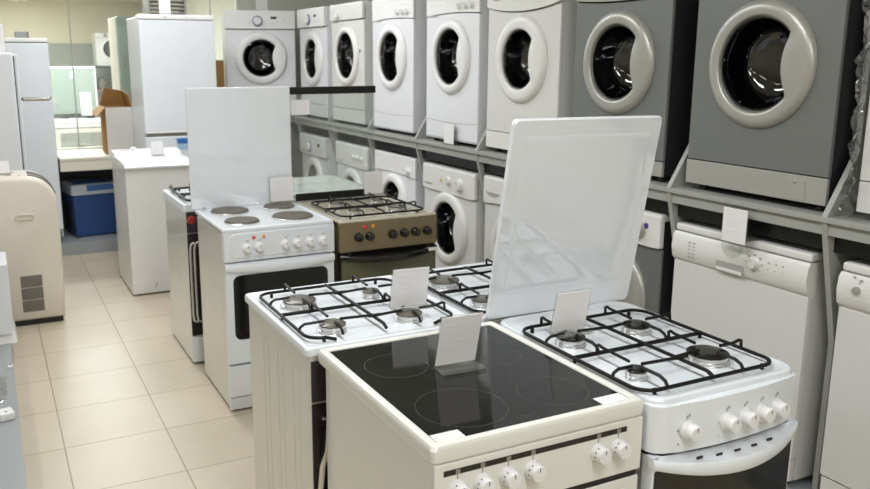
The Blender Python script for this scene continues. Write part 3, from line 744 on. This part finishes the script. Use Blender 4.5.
# ================================================================== MIDDLE ROW
# --- white cooker with four electric plates
t = thing('electric_cooker', 'white cooker with four round hotplates and raised white lid', 'cooker', (1.1265, 3.44, 0))
w, d = .515, .535; hw = w / 2
cooker_body(t, w - .008, d, .82, 'enamel_side', foot=.010)
mk = lambda i, z: [(u, v, z) for u, v in rr(-hw + i, hw - i, i, d - i, .012, 4)]
mb = MB(); mb.skin([mk(.0, .836), mk(0, .844), mk(.002, .849), mk(.006, .851), mk(.016, .851), mk(.020, .847)]); hob = mb.build('hob_top', 'enamel', t)
for x, y, r in ((-.114, .420, .090), (-.130, .152, .078), (.138, .432, .076), (.116, .166, .094)):
    p = MB().lathe([(r * 1.05, .846), (r * 1.05, .850), (r * 1.0, .8525), (r * .98, .852), (r * .98, .846)], (x, y, 0), 'z', 40, cap=False).build('trim_ring', 'alu', hob)
    p.name = 'hotplate'
    pc = MB().lathe([(r * .985, .847), (r * .985, .857), (r * .95, .8595), (r * .3, .8590), (r * .27, .8580), (0, .8580)], (x, y, 0), 'z', 40).build('cast_plate', 'plate', p)
    if x > .12 and y < .3: MB().lathe([(r * .2, .858), (r * .2, .8587), (0, .8588)], (x, y, 0), 'z', 20).build('red_spot', 'redknob', pc)
mb = MB(); mb.box(-hw, hw, -.002, .04, .702, .835, .004); cp = mb.build('control_panel', 'enamel', t)
mb = MB(); mb.skin([[(u, -.001, v) for u, v in rr(-.235, .240, .716, .829, .03)], [(u, -.006, v) for u, v in rr(-.231, .236, .720, .826, .028)]], False, True); pp = mb.build('raised_fascia', 'enamel', cp)
for x in (-.157, -.101, .019, .078, .137, .198):
    dial(pp, x, .761, -.006, .0175, 'white_pl', depth=.022, skirt=1.35)
    mb = MB(); mb.box(x + .002, x + .010, -.0068, -.005, .792, .7945); mb.box(x - .002, x + .002, -.0068, -.005, .788, .792); mb.build('marking', 'ink', pp)
for x, m in ((-.124, 'red'), (-.079, 'amber')):
    prop(MB().lathe([(.0075, -.004), (.0075, -.009), (.004, -.011), (0, -.0115)], (x, 0, .806), 'y', 16).build('pilot_lamp', m, pp), ('red' if m == 'red' else 'amber') + ' pilot lamp')
dr = oven_door(t, w - .004, .232, .696, 'enamel', 'ovenglass', .222, .345, .640, r=.03)
arch_handle(dr, w - .004, .694, .030, .044, .010, 'enamel', thick=.016, shelf=.003)
MB().box(-hw + .003, hw - .003, 0, .035, .075, .222, .005).build('drawer', 'enamel', t)
mb = MB(); mb.prism([(.03, .012), (.03, .07), (.002, .072), (.014, .012)], 'x', -hw + .003, hw - .003); mb.build('toe_panel', 'enamel', t)
L_ = lid(t, .516, .518, .852, .583, 'lid', th=.014, lean=0.0, r=.008, xc=-.017, panel=True)
MB().box(-.275, .241, .001, .015, .570, .584, .003).build('lid_edge', 'enamel', L_)
for sx in (-.225, .215):
    mb = MB(); mb.tube([(sx, .513, .850), (sx, .503, .862), (sx + .012, .500, .864), (sx + .012, .513, .850)], .003, 6); mb.build('lid_hinge', 'chrome', t)
# --- brown cooker
t = thing('gas_cooker', 'brown stainless cooker with black knobs and clear glass lid', 'cooker', (1.6555, 3.42, 0))
w, d = .508, .575; hw = w / 2
cooker_body(t, w - .008, d, .82, 'bronze', foot=.010)
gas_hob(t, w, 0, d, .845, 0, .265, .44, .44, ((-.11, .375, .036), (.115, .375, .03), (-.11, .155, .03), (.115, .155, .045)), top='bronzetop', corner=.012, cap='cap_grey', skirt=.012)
mb = MB(); mb.box(-hw, hw, -.003, .04, .693, .832, .006); cp = mb.build('control_panel', 'bronze', t)
for x in (-.161, -.105, .014, .075, .134, .197):
    dial(cp, x, .762, -.003, .019, 'blackgloss', depth=.024, skirt=1.15)
    mb = MB(); mb.box(x - .003, x + .005, -.0042, -.002, .806, .8085); mb.build('marking', 'ink', cp)
for x, m in ((-.130, 'red'), (-.085, 'amber')):
    prop(MB().lathe([(.010, -.002), (.010, -.007), (.006, -.009), (0, -.0095)], (x, 0, .808), 'y', 16).build('pilot_lamp', m, cp), ('red' if m == 'red' else 'amber') + ' pilot lamp')
dr = oven_door(t, w - .004, .232, .690, 'black', 'ovenglass_g', .245, .26, .655, r=.006)
arch_handle(dr, w - .002, .688, .024, .036, .042, 'blackgloss', thick=.018, shelf=.010)
mb = MB(); mb.box(.176, .250, -.024, -.0215, .664, .680, .0005); prop(mb.build('energy_sticker', 'paper', dr), 'white paper sticker on the handle end')
MB().box(-hw + .003, hw - .003, 0, .035, .05, .222, .005).build('drawer', 'bronze', t)
gl = lid(t, .470, .560, .862, .566, 'lidglass', th=.006, name='glass_lid', r=.012, xc=-.048)
MB().box(-.286, .190, -.006, .010, .532, .569, .002).build('top_strip', 'black', gl)
MB().box(-.262, .160, -.006, .012, -.012, .026, .002).build('bottom_strip', 'black', gl)
mb = MB(); mb.box(-.278, -.178, -.0025, -.0008, .430, .505); prop(mb.build('paper_notice', 'paper', gl), 'white paper stuck to the glass')
# --- second row: cooker with red knob
t = thing('gas_cooker', 'white gas cooker with red knob and tube, behind the hotplate cooker', 'cooker', (1.1025, 4.125, 0))
w, d = .514, .54; hw = w / 2
cooker_body(t, w - .010, d, .82, 'enamel_side', y=.004, foot=.010)
gas_hob(t, w, 0, d, .852, .0, .27, .44, .44, ((-.11, .38, .034), (.11, .38, .034), (-.11, .16, .03), (.11, .16, .04)), corner=.015, bars=.007)
mb = MB(); mb.box(-hw + .012, hw - .012, -.004, .0035, .705, .812, .002); cp = mb.build('control_panel', 'charcoal', t)
for x in (-.222, -.12, -.03, .06, .16): prop(dial(cp, x, .772, -.004, .020, 'redknob', depth=.02, skirt=1.1, mark=False), 'dark red knob')
mb = MB(); mb.box(-hw + .012, hw - .012, -.006, .0035, .16, .70, .002); dr = mb.build('oven_door', 'black', t)
mb = MB(); mb.box(-.21, .21, -.0075, -.005, .2, .64, .0008); mb.build('door_glass', 'ovenglass', dr)
for x, r_ in ((-.236, .007), (-.216, .008)):
    mb = MB(); mb.tube([(x + .02, -.010, .655), (x + .006, -.014, .648), (x, -.016, .62), (x, -.016, .28), (x + .004, -.014, .245), (x + .02, -.010, .235)], r_, 10); mb.build('door_rail', 'alu', dr)
MB().box(-hw + .008, hw - .008, -.004, .0035, .014, .150, .002).build('drawer', 'enamel', t)
for sx in (-.215, .20): MB().box(sx - .01, sx + .01, .505, .525, .845, .885, .003).build('lid_hinge', 'alu', t)
# --- closed cooker behind the brown one
t = thing('electric_cooker', 'white cooker with flat closed lid behind the brown cooker', 'cooker', (1.642, 4.085, 0))
w, d = .50, .60; hw = w / 2
cooker_body(t, w - .008, d, .82, 'enamel_side', foot=.010)
mk = lambda i, z: [(u, v, z) for u, v in rr(-hw + i, hw - i, i, d - i, .03, 5)]
mb = MB(); mb.skin([mk(.002, .815), mk(0, .83), mk(0, .855), mk(.004, .866), mk(.012, .870), mk(.04, .872)]); mb.build('closed_lid', 'palelid', t)
mb = MB(); mb.box(-hw + .002, hw - .002, -.002, .04, .70, .812, .004); cp = mb.build('control_panel', 'enamel', t)
for x in (-.17, -.08, .04, .11, .18): dial(cp, x, .762, -.002, .018)
dr = oven_door(t, w - .004, .22, .695, 'enamel', 'ovenglass', .2, .3, .62)
arch_handle(dr, w - .01, .69, .024, .03, .02, 'enamel')
MB().box(-hw + .004, hw - .004, 0, .035, .02, .212, .004).build('drawer', 'enamel', t)

# --- top loading washer
t = thing('top_loader', 'narrow white top loading washer standing in front of the tall fridge', 'washing machine', (.999, 5.548, 0))
w, d = .445, .62; hw = w / 2
feet(t, w, d, .012, .02)
MB().box(-hw, hw, .010, d, .010, .862, .008, 3).build('body', 'warm_mach', t)
pr = [(-.012, .862), (-.016, .872), (-.004, .888), (.03, .897), (.40, .90), (.40, .862)]
mb = MB(); mb.skin([[(x, y, z) for y, z in pr] for x in (-hw - .004, -hw + .01, 0, hw - .01, hw + .004)]); mb.build('lid', 'enamel', t, ang=50)
pr = [(.404, .862), (.404, .898), (.44, .925), (.60, .930), (d + .006, .92), (d + .006, .862)]
mb = MB(); mb.skin([[(x, y, z) for y, z in pr] for x in (-hw - .004, -hw + .01, 0, hw - .01, hw + .004)]); cp = mb.build('control_panel', 'white_pl', t, ang=50)
for x in (-.08, .06): MB().lathe([(.02, .915), (.02, .945), (.014, .95), (0, .951)], (x, .52, 0), 'z', 20).build('knob', 'white_pl', cp)
mb = MB(); mb.box(-.17, -.11, .50, .56, .928, .9305); mb.build('marking', 'inklt', cp)
mb = MB(); mb.skin([[(u, .012, v) for u, v in rr(-.20, -.044 + .0, .036, .098, .008)], [(u, .0085, v) for u, v in rr(-.20, -.044 + .0, .036, .098, .008)], [(u, .0075, v) for u, v in rr(-.197, -.047, .039, .095, .006)]])
ht = mb.build('filter_hatch', 'warm_mach', t)
mb = MB(); mb.prism([(-.075, .05), (-.069, .05), (-.056, .086), (-.062, .086)], 'y', .0055, .009); mb.build('latch', 'greyslot', ht)
mb = MB()
for y0 in (.12, .22, .34, .46): mb.box(-hw - .002, -hw + .002, y0, y0 + .05, .06, .80, .0018)
mb.build('pressed_ribs', 'warm_mach', t)

# ================================================================== BACK LEFT
# tall white fridge
t = thing('fridge_freezer', 'tall white fridge freezer with blue sticker, price card on top', 'fridge', (1.3415, 6.40, 0))
w, d, h = .559, .56, 1.872; hw = w / 2
feet(t, w, d, .03)
MB().box(-hw, hw, .055, d, .025, h, .010, 3).build('cabinet', 'enamel_cool', t)
mb = MB(); mb.box(-hw, hw, -.004, .10, 1.848, 1.886, .010, 3); tp = mb.build('top_panel', 'white_pl', t)
mb = MB(); mb.box(-.10, -.075, -.0052, .0, 1.862, 1.870); mb.box(.06, .072, -.0052, .0, 1.866, 1.873); mb.build('marking', 'inklt', tp)
dr = MB().box(-hw, hw, 0, .05, 1.010, 1.845, .008, 3).build('door', 'enamel_cool', t)
MB().box(-hw + .01, hw - .01, -.003, .004, 1.012, 1.024, .002).build('grip_edge', 'white_pl', dr)
dr = MB().box(-hw, hw, 0, .05, .10, .984, .008, 3).build('door', 'enamel_cool', t)
mb = MB(); mb.prism([(-.062, .973), (.06, .976), (.055, .879), (-.040, .879)], 'y', -.0012, .001); st = prop(mb.build('sticker', 'label_lt', dr), 'blue and white product sticker')
mb = MB(); mb.prism([(-.05, .963), (.05, .966), (.05, .926), (-.04, .926)], 'y', -.002, -.001); mb.build('printed_picture', 'label_blue', st)
MB().box(-hw + .01, hw - .01, .02, .055, .03, .095, .003).build('kick_panel', 'white_pl', t)
MB().box(-hw + .02, hw - .02, .02, .055, .982, 1.012, .002).build('grip_gap', 'greyslot', t)
# slatted unit on the fridge
t = thing('grill_rack', 'grey slatted metal rack lying on top of the tall white fridge', 'metal rack', (1.320, 6.62, 1.873))
mb = MB(); mb.box(-.145, .145, 0, .012, 0, .02, .003); mb.box(-.145, .145, .208, .22, 0, .02, .003); mb.box(-.145, -.13, 0, .22, 0, .17, .003); mb.box(.13, .145, 0, .22, 0, .17, .003); mb.build('frame', 'wire', t)
for k in range(5): MB().box(-.132, .132, .002, .216, .030 + k * .030, .040 + k * .030, .002).build('slat', 'greyslot', t)

# fridge A (two doors with chrome handle) on the far left
t = thing('fridge_freezer', 'white two-door fridge with chrome handle strip behind the beige air conditioner', 'fridge', (.2055, 7.02, .1005))
w, d, h = .545, .56, 1.615; hw = w / 2
feet(t, w, d, .05)
MB().box(-hw, hw, .055, d, .045, h, .008, 3).build('cabinet', 'enamel_cool', t)
MB().box(-hw, hw, -.004, d, h - .028, h + .004, .008, 3).build('top_panel', 'white_pl', t)
dr = MB().box(-hw, hw, 0, .05, 1.165, 1.583, .012, 3).build('door', 'enamel_cool', t)
mb = MB(); mb.box(.062, .252, -.006, .002, 1.150, 1.168, .002); mb.build('handle', 'chrome', dr)
dr = MB().box(-hw, hw, 0, .05, .112, 1.148, .012, 3).build('door', 'enamel_cool', t)
MB().box(-hw + .01, hw - .01, .03, .055, .05, .11, .003).build('kick_panel', 'greyslot', t)
# fridge B
t = thing('fridge', 'light grey fridge with rounded door edge at the left frame edge', 'fridge', (-.072, 6.06, 0))
w, d, h = .524, .50, 1.605; hw = w / 2
feet(t, w, d, .03)
MB().box(-hw, hw + .030, .062, d, .025, h - .01, .008, 3).build('cabinet', 'enamel_cool', t)
MB().box(-hw, hw + .009, .046, .062, .05, h - .02, .002).build('gasket', 'rubber', t)
MB().box(-hw, hw, 0, .045, .05, h, .014, 3).build('door', 'enamel_cool', t)

# air conditioner
t = thing('air_conditioner', 'beige portable air conditioner with brown louvre grille and rounded top', 'air conditioner', (.096, 5.20, 0))
pf = [(-.24, .03), (-.245, .10), (-.245, .70)] + [(-.245 + .17 - .17 * math.cos(a), .725 + .17 * math.sin(a)) for a in [PI / 2 * k / 7 for k in range(8)]] + \
     [(.235 - .16 + .16 * math.sin(a), .735 + .16 * math.cos(a)) for a in [PI / 2 * k / 9 for k in range(10)]] + [(.240, .55), (.238, .20), (.228, .03)]
def off(pf, e, dz=0):
    cx, cz = 0, .45
    return [(cx + (u - cx) * (1 - e / .24), cz + (v - cz) * (1 - e / .43) + dz) for u, v in pf]
mb = MB(); mb.skin([[(u, 0, v) for u, v in off(pf, .022)], [(u, .006, v) for u, v in off(pf, .010)], [(u, .020, v) for u, v in off(pf, .002)], [(u, .04, v) for u, v in pf], [(u, .36, v) for u, v in pf], [(u, .38, v) for u, v in off(pf, .01)]])
bd = mb.build('casing', 'beige', t, ang=60)
MB().box(-.22, .215, .015, .36, 0, .05, .004).build('base', 'black', t)
# dark slots over the shoulder
for y0, y1 in ((.07, .13), (.19, .26)):
    mb = MB(); A = [PI * .03 + PI * .38 * k / 8 for k in range(9)]
    q0 = [(.235 - .16 + .167 * math.sin(a), .735 + .167 * math.cos(a)) for a in A]; q1 = [(.235 - .16 + .155 * math.sin(a), .735 + .155 * math.cos(a)) for a in A]
    mb.prism(q0 + q1[::-1], 'y', y0, y1, .002); mb.build('air_slot', 'slotdk', t)
g = t
for k in range(3):
    mb = MB(); z1 = .308 - k * .0755
    mb.skin([[(u, .02, v) for u, v in rr(-.003, .115, z1 - .069, z1, .003)], [(u, -.003, v) for u, v in rr(-.003, .115, z1 - .069, z1, .003)]])
    gp = mb.build('louvre_panel', 'beige_dk', t)
    mb = MB()
    for j in range(7): mb.box(-.001, .113, -.0058, -.003, z1 - .062 + j * .009, z1 - .058 + j * .009)
    mb.build('slats', 'greyslot', gp)
mb = MB(); mb.skin([[(u, .004, v) for u, v in rr(.002, .102, .646, .680, .014)], [(u, -.009, v) for u, v in rr(.002, .102, .646, .680, .014)], [(u, -.011, v) for u, v in rr(.006, .098, .650, .676, .011)], [(u, -.001, v) for u, v in rr(.010, .094, .654, .670, .007)]], False, True); mb.build('grip', 'beige', t)
mb = MB(); mb.box(-.03, .0, .12, .135, .894, .8975); mb.box(.04, .048, .10, .11, .894, .8975); mb.box(-.02, .02, .25, .256, .894, .8975); mb.build('marking', 'ink', t)

# blue cool box on the plinth
t = thing('cool_box', 'blue electric cool box with grey lid under the back shelf', 'cool box', (.752, 7.185, .1005), .16)
def loft(b, x0, y0, z0, x1, y1, z1, r, m, name, par):
    lo = lambda x, y, z: [(u, .17 + v, z) for u, v in rr(-x, x, -y, y, r, 4)]
    mb = MB(); mb.skin([lo(x0 - .006, y0 - .006, z0), lo(x0, y0, z0 + .006), lo(x1, y1, z1 - .006), lo(x1 - .006, y1 - .006, z1)])
    return mb.build(name, m, par)
bd = loft(0, .165, .145, .006, .178, .158, .355, .02, 'blue', 'body', t)
MB().box(-.176, -.166, .08, .26, .06, .29, .003).build('side_vent', 'charcoal', bd)
ldo = loft(0, .186, .166, .355, .186, .166, .445, .02, 'greylid', 'lid', t)
mb = MB(); mb.box(-.06, .17, -.004, .03, .388, .437, .006); prop(mb.build('handle', 'bluelt', ldo), 'blue carrying handle')
mb = MB(); mb.box(-.10, .08, .05, .12, .444, .448, .002); mb.build('lid_panel', 'bluelt', ldo)
MB().box(-.14, .16, .04, .30, .4435, .446, .001).build('lid_inlay', 'bluelt', ldo)
for x in (-.15, .15):
    for y in (.04, .30): MB().box(x - .015, x + .015, y - .015, y + .015, 0, .008).build('foot', 'black', t)

# open carton on the shelf
t = thing('carton', 'open brown and pale grey carton beside the tall fridge', 'cardboard box', (.975, 7.08, .7905))
w, d, h = .210, .36, .385; hw = w / 2
mb = MB(); th = .004
mb.box(-hw, hw, 0, th, 0, h); fp = prop(mb.build('front_panel', 'cardwhite', t), 'pale grey printed side')
mb = MB(); mb.box(-hw, hw, th, d - th, 0, th); mb.box(-hw, hw, d - th, d, 0, h); mb.box(hw - th, hw, th, d - th, 0, h); mb.box(-hw, -hw + th, th, d - th, 0, h); mb.build('box_walls', 'cardboard', t)
def flap(pts, nrm=.004):
    mb = MB(); n_ = (Vector(pts[1]) - Vector(pts[0])).cross(Vector(pts[2]) - Vector(pts[0])).normalized() * nrm
    mb.skin([[Vector(p) for p in pts], [Vector(p) + n_ for p in pts]]); mb.build('flap', 'cardboard', t)
flap([(-hw, 0, h), (-hw, d, h), (-hw - .07, d + .0, h - .06), (-hw - .07, .0, h - .075)])
flap([(-hw, d, h), (hw, d, h), (hw - .02, d - .08, h + .12), (-hw + .04, d - .05, h + .15)])
flap([(hw, .01, h), (hw, d - .01, h), (hw - .04, d - .06, h + .13), (hw - .02, .03, h + .10)])
mb = MB()
for y in (.06, .12): mb.prism([(-hw - .004, 0), (-hw - .004, h - .07), (-hw - .012, h - .07), (-hw - .012, 0)], 'y', y, y + .02)
mb.build('folded_edge', 'cardboard', t)
# brown box behind fridge
t = thing('cardboard_box', 'plain brown box on the corner shelf between fridge and front loader', 'cardboard box', (1.812, 7.10, 1.0735))
MB().box(-.06, .052, 0, .34, 0, .475, .003).build('box_walls', 'cardboard', t)
MB().box(-.004 - .02, .024, -.0008, .34, .4752, .4762).build('tape', 'beige', t)
MB().box(-.061, .056, .165, .168, .4752, .4765).build('flap_joint', 'cardboard', t)

# white box and plug on the left plinth
prop(MB().box(-1.2, .008, 1.0, 5.15, 0, .10, .003).build('display_plinth', 'plinth'), 'low grey plinth running along the left frame edge', 'plinth')
t = thing('small_freezer', 'small white boxy appliance on the grey plinth before the air conditioner', 'small appliance', (-.21, 4.62, .1005))
MB().box(-.24, .238, 0, .30, .02, .430, .010, 3).build('cabinet', 'enamel_cool', t)
MB().box(-.245, .232, -.03, -.002, .05, .43, .008, 3).build('door', 'enamel_cool', t)
mb = MB(); mb.skin([[(u, v, 0) for u, v in rr(-.25, .250, -.02, .31, .01)], [(u, v, .03) for u, v in rr(-.245, .244, -.015, .305, .01)], [(u, v, .07) for u, v in rr(-.238, .234, 0, .30, .01)]]); mb.build('base', 'white_pl', t)
t = thing('power_plug', 'white plug lying on the grey plinth at the left frame edge', 'plug', (-.040, 3.60, .1005), .2)
MB().box(-.03, .028, -.035, .035, 0, .034, .006, 3).build('housing', 'white_pl', t)
MB().lathe([(.007, .020), (.007, .0335), (.005, .0345), (0, .0345)], (-.002, -.012, 0), 'z', 12).build('socket_hole', 'black', t)
mb = MB(); mb.tube([(-.03, 0, .014), (-.08, .03, .008), (-.13, .10, .006), (-.16, .25, .006)], .004, 8); mb.build('cord', 'white_pl', t)
t = thing('cable_clip', 'tiny white clip on the plinth edge past the plug', 'clip', (-.006, 4.22, .1005))
MB().box(-.012, .010, -.015, .015, 0, .012, .003).build('clip', 'white_pl', t); MB().lathe([(.004, .012), (.004, .020), (0, .021)], (0, 0, 0), 'z', 10).build('stud', 'greyslot', t)
# clear bag
mb = MB(); rows = []
for i in range(12):
    a = i / 11 * PI; r_ = []
    for j in range(12):
        b = j / 11
        r_.append((-.20 + .17 * b + random.uniform(-.008, .008), 3.78 + .34 * i / 11 + random.uniform(-.01, .01), .103 + .055 * math.sin(a) * math.sin(PI * min(1, b * 1.02)) * random.uniform(.7, 1.2)))
    rows.append(r_)
mb.skin(rows, False, False, closed=False)
prop(mb.build('plastic_bag', 'film', ang=20), 'crumpled clear plastic bag on the left plinth', 'plastic bag')

# ================================================================== BEYOND THE GLASS
t = thing('fridge_freezer', 'silver grey fridge just behind the glass, left of the tall white one', 'fridge', (1.378, 7.79, 0))
w, d, h = .55, .55, 1.927; hw = w / 2
feet(t, w, d, .03)
MB().box(-hw, hw, .055, d, .025, h, .012, 3).build('cabinet', 'beige', t)
dr = MB().box(-hw, hw, 0, .05, .78, h, .012, 3).build('door', 'mintglass', t)
MB().tube([(-hw + .04, -.006, 1.48), (-hw + .04, -.03, 1.50), (-hw + .04, -.03, 1.56), (-hw + .04, -.006, 1.58)], .007, 8).build('handle', 'greyslot', dr)
MB().box(-hw, hw, 0, .05, .06, .77, .012, 3).build('door', 'mintglass', t)

t = thing('gas_cooker', 'white cooker with mint tinted glass lid raised, behind the glass wall', 'cooker', (.925, 9.75, 0))
w, d, h = .54, .55, .905; hw = w / 2
cooker_body(t, w, d, h - .04, 'cream', foot=.02)
mk = lambda i, z: [(u, v, z) for u, v in rr(-hw - .005 + i, hw + .005 - i, i, d - i, .015, 4)]
mb = MB(); mb.skin([mk(0, h - .045), mk(0, h - .008), mk(.006, h), mk(.02, h)]); mb.build('hob_top', 'enamel', t)
for x in (-.13, .13):
    for y in (.16, .39): MB().lathe([(.045, h), (.045, h + .012), (.04, h + .02), (0, h + .021)], (x, y, 0), 'z', 18).build('burner', 'plate', t)
mb = MB()
mb.tube([(u, v, h + .02) for u, v in rr(-.24, .24, .04, .50, .03)], .008, 6, closed=True)
for x in (-.13, 0, .13): mb.tube([(x, .04, h + .024), (x, .50, h + .024)], .007, 6)
mb.tube([(-.24, .27, h + .02), (.24, .27, h + .02)], .007, 6); mb.build('pan_support', 'iron', t)
gl = lid(t, .50, .535, h + .01, .54, 'mintglass', th=.008, name='glass_lid', r=.01, xc=0)
mb = MB(); mb.box(-.26, .26, -.004, .014, .53, .555, .003); mb.box(.245, .262, -.004, .014, .0, .54, .003); mb.build('lid_frame', 'enamel', gl)
MB().box(-.02, .02, -.006, -.001, .42, .50, .002).build('paper_notice', 'paper', gl)
dr = oven_door(t, w - .01, .30, .80, 'cream', 'greyband', .215, .36, .755, r=.01)
mb = MB(); mb.tube([(.15 * math.cos(PI * k / 16), -.008, .42 + .21 * math.sin(PI * k / 16)) for k in range(17)], .008, 8); mb.build('door_trim', 'chrome', dr)
MB().box(-hw + .005, hw - .005, .001, .03, .81, .858, .003).build('control_panel', 'enamel', t)
MB().box(-hw + .005, hw - .005, .001, .03, .03, .29, .003).build('drawer', 'cream', t)
price_tag('pale price card on the cooker behind the glass wall', (1.01, 9.81, h + .002 + .026), 0, w=.12, h=.26, printed=False)

t = thing('display_rack', 'open grey rack of boards in the room beyond the glass', 'shelving', (2.35, 17.4, 0))
for z in (.45, .93, 1.375): MB().box(-.36, .55, 0, .6, z - .02, z, .003).build('shelf_board', 'black' if z > 1.2 else 'rack', t)
for x in (-.36, .53): MB().box(x, x + .025, 0, .6, 0, 1.40, .003).build('post', 'rack', t)
washer('far white front loader on the rack in the room beyond the glass', (2.36, 17.45, 1.376), 0, None, h=.65, w=.62, d=.5, dz=.345, ro=.21, ri=.175, cut=False, pz=.575, panel='proud', knob=(-.12, .615, .025, 'greyslot'), kick=.06)
t = thing('kettle', 'pale grey kettle on the lower board of the far rack', 'kettle', (2.12, 17.6, .931))
MB().lathe([(.09, 0), (.10, .02), (.085, .16), (.06, .22), (.02, .24), (.02, .26), (0, .262)], (0, 0, 0), 'z', 24).build('pot', 'greyslot', t)
MB().tube([(.08, 0, .19), (.14, 0, .2), (.15, 0, .12), (.095, 0, .05)], .01, 8).build('handle', 'black', t)
t = thing('appliance_box', 'white carton on the middle board of the far rack', 'cardboard box', (2.50, 17.6, .931))
MB().box(-.10, .22, -.1, .3, 0, .26, .004).build('box_walls', 'paper', t)
MB().box(.04, .08, -.101, .301, .2602, .2612).build('tape', 'beige', t)
# ceiling fitting in the far room
t = thing('ceiling_box', 'small dark box fixed under the ceiling beyond the glass', 'ceiling fitting', (1.2, 13.0, ZC))
MB().box(-.16, .16, -.2, .2, -.30, -.02, .01).build('housing', 'beige', t); MB().box(-.05, .05, -.05, .05, -.02, 0, .003).build('bracket', 'rack', t)

# ================================================================== PRICE TAGS
price_tag('price card in clear L-shaped stand on the ceramic hob', (.968, 1.634, .8468), -.04, .115, .140, -.25, .052)
price_tag('price card on the cooker behind the ceramic hob, tilted on its burner', (1.046, 2.035, .8722), -.10, .116, .122, -.20, .035)
price_tag('see-through price card on the burner beneath the raised white lid', (1.322, 1.655, .8722), -.05, .110, .118, -.22, .04, printed=False)
price_tag('price card on the hotplate cooker against its white lid', (1.302, 3.930, .8602), 0, .126, .128, .04, .04)
price_tag('price card at the back of the brown cooker', (1.795, 3.90, .868), 0, .108, .122, .03, .04)
price_tag('price card hanging over the front of the wide white dishwasher', (2.386, 2.074, .9145), RZ, .112, .131, .0, .085, disc=True, hang=.0180)
price_tag('price card standing on the grey shelf lip before a white front loader', (2.418, 4.199, 1.0735), RZ, .118, .124, .02, .012)
price_tag('price card on the top loading washer', (1.055, 5.915, .901), 0, .09, .100, .05, .04)
price_tag('price card on top of the tall white fridge', (1.270, 6.46, 1.8865), 0, .09, .13, .05, .04)
price_tag('price card on the corner front loader facing the aisle', (2.252, 7.2, 1.9630), 0, .11, .13, .05, .04)
price_tag('price card on the light grey fridge at the left frame edge', (.115, 6.16, 1.5955), 0, .085, .20, .05, .04, printed=False)
price_tag('price card on the beige air conditioner', (.065, 5.40, .8955), 0, .07, .08, .25, .04, printed=False)
t = thing('storage_box', 'small grey box on top of the two-door fridge', 'box', (.310, 7.25, 1.7198))
MB().box(-.05, .05, 0, .12, 0, .055, .004).build('shell', 'greyband', t); MB().box(.03, .048, -.0015, .12, .004, .05, .001).build('end_cap', 'greyslot', t)

# ================================================================== LIGHT
def lamp(x, y, sx, sy, p, col=(.955, .98, 1.0)):
    l = bpy.data.lights.new('ceiling_and_fill_lamp', 'AREA'); l.shape = 'RECTANGLE'; l.size = sx; l.size_y = sy; l.energy = p; l.color = col
    o = bpy.data.objects.new('ceiling_and_fill_lamp', l); COL.objects.link(o); o.location = (x, y, ZC - .02)
for y, p_ in ((-2.0, 30), (-.2, 30), (1.9, 28), (4.1, 24), (6.0, 22)): lamp(.75, y, .35, 1.3, p_)  # the one behind the camera is added fill for the fronts facing it
lamp(1.6, 5.2, .35, 1.3, 14)  # added fill lamp to brighten the dim far corner
for y in (-1.6, .6, 3.0, 5.6): lamp(-1.6, y, .35, 1.3, 12)  # the one behind the camera is added fill as well
for y in (9.2, 12.5, 15.8): lamp(.6, y, 1.3, .4, 145)
wd = bpy.data.worlds.new('World'); S.world = wd; wd.use_nodes = True
wd.node_tree.nodes['Background'].inputs[0].default_value = (.9, .95, 1, 1); wd.node_tree.nodes['Background'].inputs[1].default_value = .05

# ================================================================== CAMERA
f, yaw, pitch, roll, H = 824.18, .45626, .20767, -.00062, 1.5826
cy, sy, cp_, sp = math.cos(yaw), math.sin(yaw), math.cos(pitch), math.sin(pitch)
fw = Vector((sy * cp_, cy * cp_, -sp)); rt = Vector((cy, -sy, 0)); up = rt.cross(fw)
r2 = rt * math.cos(roll) + up * math.sin(roll); u2 = -rt * math.sin(roll) + up * math.cos(roll)
cd = bpy.data.cameras.new('camera'); cd.sensor_width = 36; cd.lens = f / 870 * 36; cd.clip_start = .05
cd.shift_x = (435 - 393.762) / 870; cd.shift_y = (229.767 - 244.5) / 870
cd.dof.use_dof = True; cd.dof.focus_distance = 2.05; cd.dof.aperture_fstop = 7.0
cam = bpy.data.objects.new('camera', cd); COL.objects.link(cam)
m4 = Matrix((r2, u2, -fw)).transposed().to_4x4(); m4.translation = (0, 0, H)
cam.matrix_world = m4
S.camera = cam
S.view_settings.view_transform = 'Standard'; S.view_settings.look = 'None'; S.view_settings.gamma = 1; S.view_settings.use_curve_mapping = False
S.view_settings.exposure = 0.0
